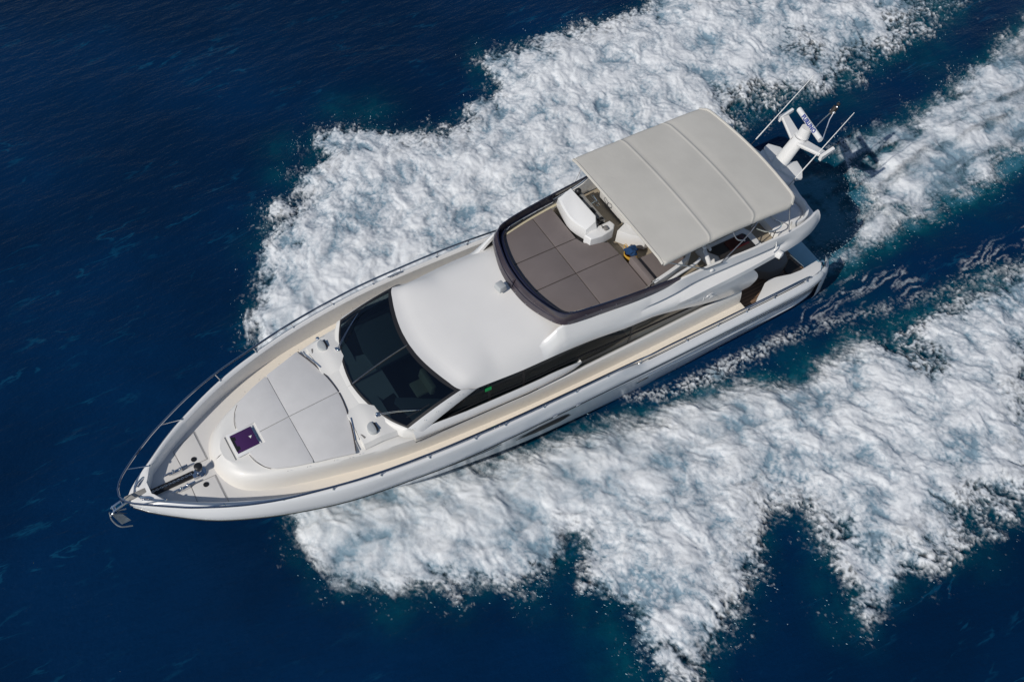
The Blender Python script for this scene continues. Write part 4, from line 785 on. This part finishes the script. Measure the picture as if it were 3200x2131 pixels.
TEALS = [(-1.95, -12.65, 1.0, 0.5), (-0.92, -13.55, 0.8, 0.5), (1.63, -12.71, 0.8, 0.5), (2.31, -11.6, 0.7, 0.5), (4.37, -8.84, 0.7, 0.4), (3.61, -10.22, 0.5, 0.4), (6.07, -6.03, 0.5, 0.4), (7.75, 3.41, 0.5, 0.5), (6.36, 5.0, 0.7, 0.6), (4.74, 5.83, 0.6, 0.4), (2.8, 6.87, 0.6, 0.6), (1.51, 8.66, 0.9, 0.6), (1.65, 9.7, 0.9, 0.7), (1.55, 7.63, 0.6, 0.5), (-1.67, 10.02, 0.8, 0.5), (-2.64, 9.57, 0.6, 0.5), (-4.32, 10.59, 0.6, 0.4), (-3.99, 11.72, 0.6, 0.5), (-7.26, 8.72, 0.1, 0.1), (-13.28, 0.5, 1.5, 2.6), (-13.68, -0.92, 1.4, 2.0), (-12.36, -0.06, 1.4, 2.4), (-11.99, 1.31, 1.2, 2.2), (-14.88, -0.19, 1.0, 1.5), (-18.68, 1.38, 1.4, 1.4), (-21.14, 1.11, 1.3, 1.3), (-16.46, 1.49, 1.2, 1.2), (-4.13, 4.2, 1.2, 0.4), (-8.74, 4.74, 1.0, 0.6), (-7.13, 4.53, 0.8, 0.5), (-12.05, 4.56, 1.0, 0.5), (-5.65, 4.2, 0.8, 0.5), (-10.72, 4.57, 0.7, 0.5), (-2.55, 3.87, 0.7, 0.4), (-8.89, 12.29, 0.8, 0.4), (-4.39, 12.53, 0.5, 0.4), (-7.33, -13.65, 0.6, 0.35), (-18.14, -3.92, 1.0, 0.4), (-22.57, -3.81, 1.2, 0.45)]

_perm = np.random.RandomState(11).permutation(512); _perm = np.r_[_perm, _perm, _perm]
_ga = np.random.RandomState(5).rand(512)*2*math.pi; _gx, _gy = np.cos(_ga), np.sin(_ga)
def noise(x, y, seed=0):
    """2-D gradient noise, about -1..1"""
    x = x+seed*17.31; y = y-seed*9.77
    xi = np.floor(x).astype(np.int64); yi = np.floor(y).astype(np.int64); xf = x-xi; yf = y-yi
    u = xf*xf*xf*(xf*(xf*6-15)+10); v = yf*yf*yf*(yf*(yf*6-15)+10)
    def gr(a, b, dx, dy):
        h = _perm[(_perm[(xi+a) & 511]+yi+b) & 511]; return _gx[h]*dx+_gy[h]*dy
    n00 = gr(0, 0, xf, yf); n10 = gr(1, 0, xf-1, yf); n01 = gr(0, 1, xf, yf-1); n11 = gr(1, 1, xf-1, yf-1)
    return ((n00*(1-u)+n10*u)*(1-v)+(n01*(1-u)+n11*u)*v)*1.5
def fbm(x, y, f, o, seed=0, gain=.5):
    r = 0; a = 1; t = 0
    for i in range(o): r = r+a*noise(x*f, y*f, seed+i); t += a; a *= gain; f *= 2.03
    return r/t
def puff(x, y, f, o, seed=0, gain=.55):
    """rounded billows with sharp creases, 0 crease .. 1 crown"""
    r = 0; a = 1; t = 0
    for i in range(o): r = r+a*np.minimum(np.abs(noise(x*f, y*f, seed+i))*2.2, 1); t += a; a *= gain; f *= 2.1
    return r/t
def sst(a, b, x): t = np.clip((x-a)/(b-a), 0, 1); return t*t*(3-2*t)
def sdf(poly, X, Yy):
    P = np.array(poly); d = np.full(X.shape, 1e9); ins = np.zeros(X.shape, bool); n = len(P)
    for i in range(n):
        a = P[i]; b = P[(i+1) % n]; e = b-a; L = e@e
        t = np.clip(((X-a[0])*e[0]+(Yy-a[1])*e[1])/L, 0, 1)
        d = np.minimum(d, (X-a[0]-t*e[0])**2+(Yy-a[1]-t*e[1])**2)
        c = ((a[1] > Yy) != (b[1] > Yy)) & (X < (b[0]-a[0])*(Yy-a[1])/((b[1]-a[1]) if abs(b[1]-a[1]) > 1e-9 else 1e-9)+a[0])
        ins ^= c
    return np.where(ins, 1, -1)*np.sqrt(d)
def blobs(lst, X, Yy, amp=1.0):
    r = np.zeros(X.shape)
    for x, y, rad, v in lst: r = np.maximum(r, v*np.exp(-((X-x)**2+(Yy-y)**2)/(rad*rad*1.0)))
    return r*amp
# grid laid along the wake
U = np.array([-.854, .519]); V = np.array([.519, .854]); STEP = 0.036
u = np.arange(-19.5, 37.0, STEP); v = np.arange(-19.5, 14.5, STEP)
k = 5; uc, vc = np.meshgrid(u[::k], v[::k]); Xc = uc*U[0]+vc*V[0]; Yc = uc*U[1]+vc*V[1]
def up(a):                                              # bilinear upsampling of the coarse fields
    iu = np.clip(np.arange(len(u))/k, 0, a.shape[1]-1.001); iv = np.clip(np.arange(len(v))/k, 0, a.shape[0]-1.001)
    a0 = np.floor(iu).astype(int); fu = iu-a0; b0 = np.floor(iv).astype(int); fv = (iv-b0)[:, None]
    t = a[:, a0]*(1-fu)+a[:, a0+1]*fu; return t[b0]*(1-fv)+t[b0+1]*fv
sd_main = [sdf(p, Xc, Yc) for p in (UP, LOW, MID)]; sd_thin = sdf(THIN, Xc, Yc); sd_hb = sdf(HULLB, Xc, Yc)
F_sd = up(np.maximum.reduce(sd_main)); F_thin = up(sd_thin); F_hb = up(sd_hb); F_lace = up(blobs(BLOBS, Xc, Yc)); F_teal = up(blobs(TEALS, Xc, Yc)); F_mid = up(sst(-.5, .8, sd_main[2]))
uu, vv = np.meshgrid(u, v); X = uu*U[0]+vv*V[0]; Yy = uu*U[1]+vv*V[1]
side = np.where(Yy > 0, 1.0, -1.0)
# flow: thrown outward and aft from the bows, straight aft in the propeller wash
wobx = X+.24*noise(X*.9, Yy*.9, 3)+.06*noise(X*3, Yy*3, 4); woby = Yy+.24*noise(X*.9, Yy*.9, 5)+.06*noise(X*3, Yy*3, 6)
dx, dy = -.50, .866
a_out = wobx*dx+woby*side*dy; b_out = -wobx*dy+woby*side*dx       # along / across the outward throw
near = np.where(Yy > 0, sst(7.2, 3.6, Yy)*sst(-11, -5, X), sst(5.5, 3.5, -Yy)*.35+sst(8.2, 5.5, -Yy)*sst(.5, 3.5, X))*(1-F_mid)
near = np.clip(near+.75*F_mid+.35*fbm(X, Yy, .45, 2, 31)*(near > .02), 0, 1)
sa = a_out*(1-.62*.5); sb = b_out
mx_ = wobx*.5; my_ = woby
A1 = puff(sa*1.0, sb*1.05, 1.15, 4, 20, .55); A2 = puff(mx_, my_, 1.3, 4, 40, .62)
pf = A1*(1-F_mid)+A2*F_mid
streak = fbm(a_out*.35, b_out*1.9, 1.4, 4, 60)
fx_, fy_ = X+.05*noise(X*5, Yy*5, 7), Yy+.05*noise(X*5, Yy*5, 8)
fine = puff(fx_*(1-.15*(1-F_mid))-.0*fy_, fy_, 4.6, 3, 70, .7)
grain = noise(fx_*9, fy_*9, 75)*.6+noise(fx_*15, fy_*15, 76)*.4
low = fbm(X, Yy, .35, 3, 80)
med = fbm(wobx, woby, 1.3, 3, 85)
# ragged edge, with spikes pointing the way the spray flies
edge_n = .45*fbm(X, Yy, .8, 2, 90)+.30*np.abs(noise(a_out*.7, b_out*2.6, 95))+.16*fbm(X, Yy, 4.5, 3, 97)
spk = np.abs(noise(a_out*.9, b_out*6.0, 98))*.6+np.abs(noise(a_out*1.6, b_out*11, 99))*.4
sd = F_sd+edge_n-.16+.34*spk*(1-F_mid)
lace = np.clip(F_lace*1.35+.34*low+.12*med+.05, 0, 1)*sst(-1, .2, F_sd)
edge_thin = sst(1.9, 0, sd+.5*med)
inner = sst(7.0, 5.0, Yy)*(Yy > 0)*sst(4.5, 1.5, X)*(1-F_mid)
cover = sst(-.30, .60+.55*inner, sd+(.16*grain+.22*(fine-.4))*(1-.5*near)+.15*streak)
patt = .50*pf+.22*(streak*.5+.5)+.28*fine                          # 0 hole .. 1 crown
web = .45*(1-np.minimum(np.abs(fbm(wobx, woby, 2.1, 3, 110))*3.6, 1))+.55*(1-np.minimum(np.abs(fbm(wobx, woby, 4.4, 2, 112))*3.0, 1))     # foam threads of the lacy areas
thr = -.12-.12*inner+.62*lace+.40*edge_thin**1.3*(1-.3*lace)-.10*near
al = sst(thr-.22, thr+.30, patt*.80+.1*web+.16*med+.07*streak+.13*grain*(1-.75*near))
al2 = np.clip(.15+.95*web**1.2*(.6+.8*fine)+.25*med, 0, 1)
al = al*(1-sst(.45, .8, lace))+np.clip(al*.6+.75*al2*.8, 0, 1)*al2**.5*sst(.45, .8, lace)
fringe = sst(2.8, .3, sd)*(1-near)*(1-F_mid)*sst(-.25, .35, low+.5*med)
al = al*(1-.55*fringe)+.55*fringe*np.clip(.10+1.15*web**1.3*(.55+.7*fine), 0, 1)
wash = fbm(wobx*.22, woby*1.0, 1.6, 4, 140)
al = al*(1-F_mid*.75)+F_mid*.75*np.clip(al*.35+.62*sst(-.42, .22, wash+.22*med+.10*grain-.55*lace+.10), 0, 1)
dens = cover*np.clip(al, 0, 1)
thin_sd = F_thin+.12*fbm(X, Yy, 2.5, 3, 120)
thin = sst(-.35, .30, thin_sd+.15*grain)*sst(.10, .75, fine+.35*med+.35*grain)*(.55+.45*sst(-12, -6, X))
hb = sst(-.1, .5, F_hb+.2*med)*sst(.60, .98, 1-np.abs(fbm((wobx+.35*woby)*.45, (woby-.12*wobx)*2.6, 1.5, 4, 133))*2.2+.12*grain+.12*med)*.50*sst(-.2, .3, fbm(X*.6, Yy, .9, 2, 134)+.1)
fleck = sst(-1.3, -.05, sd)*(1-cover)*sst(.52, .80, fine*.5+.25*A1+.14*med+.30*grain)*.5
dens = np.maximum.reduce([dens, thin*.9, hb, fleck])
far = sst(-19.5, -17, vv)
height = (.10+.30*sst(0, 2.2, F_sd)*(1-.5*lace)+.16*low)*cover*.8+(.078*(pf-.35)*(1-.4*near)+.010*(fine-.4)*(1-.9*near)+.02*streak+.13*med+.10*fbm(X, Yy, .55, 2, 150))*cover
height += .10*thin+.02+.05*fleck
height = height*(.35+.65*sst(.0, .5, dens))
whit = np.clip(.55+.72*(pf-.38)*(1-.45*near)+.62*(fine-.4)*(1-.85*near)+.17*grain*(1-.8*near)+.50*med+.42*streak*(.3+.7*near)+.75*low+.50*fbm(X, Yy, .8, 2, 151)+.30*F_mid*wash-.38*edge_thin*(1-fine)*(1-inner)-.38*lace, 0, 1)  # thin foam duller; creases and hollows darkened as painted shade
keep = dens > .03
kf = keep[:-1, :-1] | keep[1:, :-1] | keep[:-1, 1:] | keep[1:, 1:]
H_, W_ = X.shape; idx = np.arange(H_*W_).reshape(H_, W_)
q = np.stack([idx[:-1, :-1][kf], idx[:-1, 1:][kf], idx[1:, 1:][kf], idx[1:, :-1][kf]], 1)
used = np.unique(q); remap = np.full(H_*W_, -1); remap[used] = np.arange(len(used)); q = remap[q]
def fast_mesh(name, co, quads, m, attrs):
    me = bpy.data.meshes.new(name); me.vertices.add(len(co)); me.vertices.foreach_set('co', co.astype(np.float32).ravel())
    me.loops.add(quads.size); me.loops.foreach_set('vertex_index', quads.astype(np.int32).ravel())
    me.polygons.add(len(quads)); me.polygons.foreach_set('loop_start', np.arange(0, quads.size, 4, dtype=np.int32))
    me.polygons.foreach_set('use_smooth', np.ones(len(quads), bool)); me.update(calc_edges=True)
    for an, av in attrs.items():
        at_ = me.attributes.new(an, 'FLOAT', 'POINT'); at_.data.foreach_set('value', av.astype(np.float32))
    me.materials.append(m); o = bpy.data.objects.new(name, me); COL.objects.link(o); return o
def foam_mat():
    m = bpy.data.materials.new('foam'); m.use_nodes = True; n = m.node_tree.nodes; l = m.node_tree.links; p = n['Principled BSDF']
    tc = n.new('ShaderNodeTexCoord')
    t = n.new('ShaderNodeTexNoise'); t.inputs['Scale'].default_value = 7; t.inputs['Detail'].default_value = 6; t.inputs['Roughness'].default_value = .6
    l.new(tc.outputs['Object'], t.inputs['Vector'])
    d = n.new('ShaderNodeAttribute'); d.attribute_name = 'foam_cover'; wn = n.new('ShaderNodeAttribute'); wn.attribute_name = 'foam_tone_shade'
    mr = n.new('ShaderNodeMapRange'); mr.inputs[1].default_value = .3; mr.inputs[2].default_value = .7; mr.inputs[3].default_value = -.12; mr.inputs[4].default_value = .12
    l.new(t.outputs[0], mr.inputs[0])
    ad = n.new('ShaderNodeMath'); ad.operation = 'ADD'; l.new(d.outputs['Fac'], ad.inputs[0]); l.new(mr.outputs[0], ad.inputs[1])
    al_ = n.new('ShaderNodeMapRange'); al_.inputs[1].default_value = .05; al_.inputs[2].default_value = 1.0; al_.interpolation_type = 'SMOOTHSTEP'; l.new(ad.outputs[0], al_.inputs[0])
    a2 = n.new('ShaderNodeMath'); a2.operation = 'MULTIPLY_ADD'; a2.inputs[1].default_value = .9; l.new(mr.outputs[0], a2.inputs[0]); l.new(wn.outputs['Fac'], a2.inputs[2])
    cr = n.new('ShaderNodeValToRGB'); e = cr.color_ramp.elements  # thin foam and painted shade of the hollows share the blue-grey end
    e[0].position = .08; e[0].color = (.18,.27,.34,1); e[1].position = .9; e[1].color = (.69,.715,.74,1)
    x_ = e.new(.42); x_.color = (.42,.475,.525,1)
    l.new(a2.outputs[0], cr.inputs[0]); l.new(cr.outputs[0], p.inputs['Base Color'])
    p.inputs['Roughness'].default_value = .55; p.inputs['Specular IOR Level'].default_value = .25
    t2 = n.new('ShaderNodeTexNoise'); t2.inputs['Scale'].default_value = 14; t2.inputs['Detail'].default_value = 5; l.new(tc.outputs['Object'], t2.inputs['Vector'])
    b = n.new('ShaderNodeBump'); b.inputs['Strength'].default_value = .20; b.inputs['Distance'].default_value = .015; l.new(t2.outputs[0], b.inputs['Height']); l.new(b.outputs[0], p.inputs['Normal'])
    tr_ = n.new('ShaderNodeBsdfTransparent'); ms = n.new('ShaderNodeMixShader')
    l.new(al_.outputs[0], ms.inputs[0]); l.new(tr_.outputs[0], ms.inputs[1]); l.new(p.outputs[0], ms.inputs[2]); l.new(ms.outputs[0], n['Material Output'].inputs[0])
    return m
co = np.stack([X.ravel()[used], Yy.ravel()[used], height.ravel()[used]], 1)
foam = fast_mesh('wake_foam', co, q, foam_mat(), {'foam_cover': dens.ravel()[used], 'foam_tone_shade': whit.ravel()[used]})
tag(foam, 'broad white churning foam thrown up along both sides and astern of the yacht', 'sea foam', kind='stuff')

# open water
def warp(n, a, b, c):                                    # spacing fine near, coarse far
    t = np.linspace(-1, 1, n); return c+a*t+b*np.sign(t)*np.abs(t)**7
gx = warp(420, 42, 4000, 7); gy = warp(360, 30, 4000, -2)
GU, GV = np.meshgrid(gx, gy); SX = GU*U[0]+GV*V[0]; SY = GU*U[1]+GV*V[1]
lim = np.exp(-(np.maximum(0, np.hypot(GU-7, GV+2)-60)/60))
teal_c = np.zeros(SX.shape)
iu = np.clip((GU-u[0])/STEP, 0, len(u)-1).astype(int); iv = np.clip((GV-v[0])/STEP, 0, len(v)-1).astype(int)
inside = (GU > u[0]) & (GU < u[-1]) & (GV > v[0]) & (GV < v[-1])
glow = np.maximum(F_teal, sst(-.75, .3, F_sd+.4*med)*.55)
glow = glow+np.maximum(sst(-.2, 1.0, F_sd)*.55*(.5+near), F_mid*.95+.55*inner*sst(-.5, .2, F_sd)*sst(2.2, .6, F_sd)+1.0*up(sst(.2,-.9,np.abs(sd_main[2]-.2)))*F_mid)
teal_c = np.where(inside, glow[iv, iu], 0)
ang = math.radians(28)
cx_, cy_ = SX*math.cos(ang)+SY*math.sin(ang), -SX*math.sin(ang)+SY*math.cos(ang)
WZ = (.07*noise(GU*.10, GV*.28, 200)+.045*noise(GU*.3, GV*.75, 201)+.022*fbm(GU*.6, GV*1.3, 1.0, 3, 202))*lim-.09
WZ = WZ-.25*sst(-2.4, -3.2, -np.abs(SY))*0
scm = np.stack([SX.ravel(), SY.ravel(), WZ.ravel()], 1)
nh, nw = SX.shape; ii = np.arange(nh*nw).reshape(nh, nw)
sq = np.stack([ii[:-1, :-1].ravel(), ii[:-1, 1:].ravel(), ii[1:, 1:].ravel(), ii[1:, :-1].ravel()], 1)
def sea_mat():
    m = bpy.data.materials.new('sea_water'); m.use_nodes = True; n = m.node_tree.nodes; l = m.node_tree.links; p = n['Principled BSDF']
    tc = n.new('ShaderNodeTexCoord'); mp = n.new('ShaderNodeMapping'); mp.inputs['Rotation'].default_value = (0, 0, math.radians(40)); mp.inputs['Scale'].default_value = (.45, 1.5, 1)
    l.new(tc.outputs['Object'], mp.inputs['Vector'])
    at_ = n.new('ShaderNodeAttribute'); at_.attribute_name = 'aerated'
    def nz(scale, det, vec, rough=.5):
        t = n.new('ShaderNodeTexNoise'); t.inputs['Scale'].default_value = scale; t.inputs['Detail'].default_value = det; t.inputs['Roughness'].default_value = rough; l.new(vec, t.inputs['Vector']); return t
    def rng(src, a, b, c, d_):
        r = n.new('ShaderNodeMapRange'); r.interpolation_type = 'SMOOTHSTEP'; r.inputs[1].default_value = a; r.inputs[2].default_value = b; r.inputs[3].default_value = c; r.inputs[4].default_value = d_; l.new(src, r.inputs[0]); return r.outputs[0]
    def mth(op, a, b):
        r = n.new('ShaderNodeMath'); r.operation = op; l.new(a, r.inputs[0])
        if isinstance(b, (int, float)): r.inputs[1].default_value = b
        else: l.new(b, r.inputs[1])
        return r.outputs[0]
    # light in thin crests painted as colour: ridged noise, gathered in patches
    rd = nz(.9, 5, mp.outputs[0], .55); rd.inputs['Distortion'].default_value = .35
    rr_ = mth('ABSOLUTE', mth('SUBTRACT', rd.outputs[0], .5), 0); crest = rng(rr_, 0.0, .030, 1, 0)
    gate = rng(nz(.22, 3, tc.outputs['Object']).outputs[0], .46, .62, 0, 1); gate2 = rng(nz(1.4, 3, mp.outputs[0]).outputs[0], .48, .62, 0, 1)
    crest = mth('MULTIPLY', mth('MULTIPLY', crest, gate), gate2)
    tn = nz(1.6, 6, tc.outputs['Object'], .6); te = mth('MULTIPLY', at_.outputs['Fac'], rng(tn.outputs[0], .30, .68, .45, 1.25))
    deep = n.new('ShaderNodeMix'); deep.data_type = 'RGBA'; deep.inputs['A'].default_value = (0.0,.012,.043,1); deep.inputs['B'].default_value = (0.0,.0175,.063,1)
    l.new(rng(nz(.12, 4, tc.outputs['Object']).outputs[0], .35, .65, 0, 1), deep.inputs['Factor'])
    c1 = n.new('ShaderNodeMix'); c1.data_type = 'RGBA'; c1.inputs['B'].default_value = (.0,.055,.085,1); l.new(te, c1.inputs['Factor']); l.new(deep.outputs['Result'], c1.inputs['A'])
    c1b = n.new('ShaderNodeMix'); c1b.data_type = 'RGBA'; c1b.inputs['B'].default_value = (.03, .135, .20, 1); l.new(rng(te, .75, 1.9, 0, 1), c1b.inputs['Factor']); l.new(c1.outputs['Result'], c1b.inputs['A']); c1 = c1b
    c2 = n.new('ShaderNodeMix'); c2.data_type = 'RGBA'; c2.inputs['B'].default_value = (0.003, 0.055, 0.12, 1); l.new(mth('MULTIPLY', crest, .75), c2.inputs['Factor']); l.new(c1.outputs['Result'], c2.inputs['A'])
    l.new(c2.outputs['Result'], p.inputs['Base Color'])
    p.inputs['Roughness'].default_value = .12; p.inputs['IOR'].default_value = 1.333; p.inputs['Specular IOR Level'].default_value = .38
    b1 = n.new('ShaderNodeBump'); b1.inputs['Strength'].default_value = .6; b1.inputs['Distance'].default_value = .16; l.new(nz(1.6, 7, mp.outputs[0], .6).outputs[0], b1.inputs['Height'])
    b2 = n.new('ShaderNodeBump'); b2.inputs['Strength'].default_value = .35; b2.inputs['Distance'].default_value = .03; l.new(nz(9, 4, tc.outputs['Object']).outputs[0], b2.inputs['Height']); l.new(b1.outputs[0], b2.inputs['Normal'])
    l.new(b2.outputs[0], p.inputs['Normal'])
    return m
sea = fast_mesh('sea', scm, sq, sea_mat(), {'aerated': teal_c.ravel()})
tag(sea, kind='structure')

# droplets flung clear of the foam edge
rs = np.random.RandomState(3)
band = (sd > -1.0) & (sd < .25) & (F_sd > -1.3) & (far > .5); jj = np.argwhere(band)
wgt = np.exp(-np.maximum(0, -sd[band])*3.2)*(.15+blobs(TEALS[:26], X[band], Yy[band])*1.5); wgt /= wgt.sum()
pick = jj[rs.choice(len(jj), 2400, p=wgt)]
oc = np.array([(1, 0, 0), (-1, 0, 0), (0, 1, 0), (0, -1, 0), (0, 0, 1), (0, 0, -1)], float)
of = [(0, 2, 4), (2, 1, 4), (1, 3, 4), (3, 0, 4), (2, 0, 5), (1, 2, 5), (3, 1, 5), (0, 3, 5)]
dv = []; df = []
for n_, (a, b) in enumerate(pick):
    r = .004+.009*rs.rand()**3; s_ = 1 if Yy[a, b] > 0 else -1; d = np.array([-.45, .85*s_, .25]); d /= np.linalg.norm(d); st_ = 1.3+2.2*rs.rand()
    c = np.array([X[a, b]+rs.randn()*.05, Yy[a, b]+rs.randn()*.05, .05+.35*rs.rand()])
    dv.append(c+oc*r+np.outer(oc@d, d)*r*st_); df += [tuple(6*n_+i for i in f) for f in of]
spray = mesh_obj('spray_droplets', np.concatenate(dv), df, mat('spray', (.38, .50, .56), .35), None)
tag(spray, 'scattered white droplets of spray flung beyond the ragged foam edges', 'spray', kind='stuff')
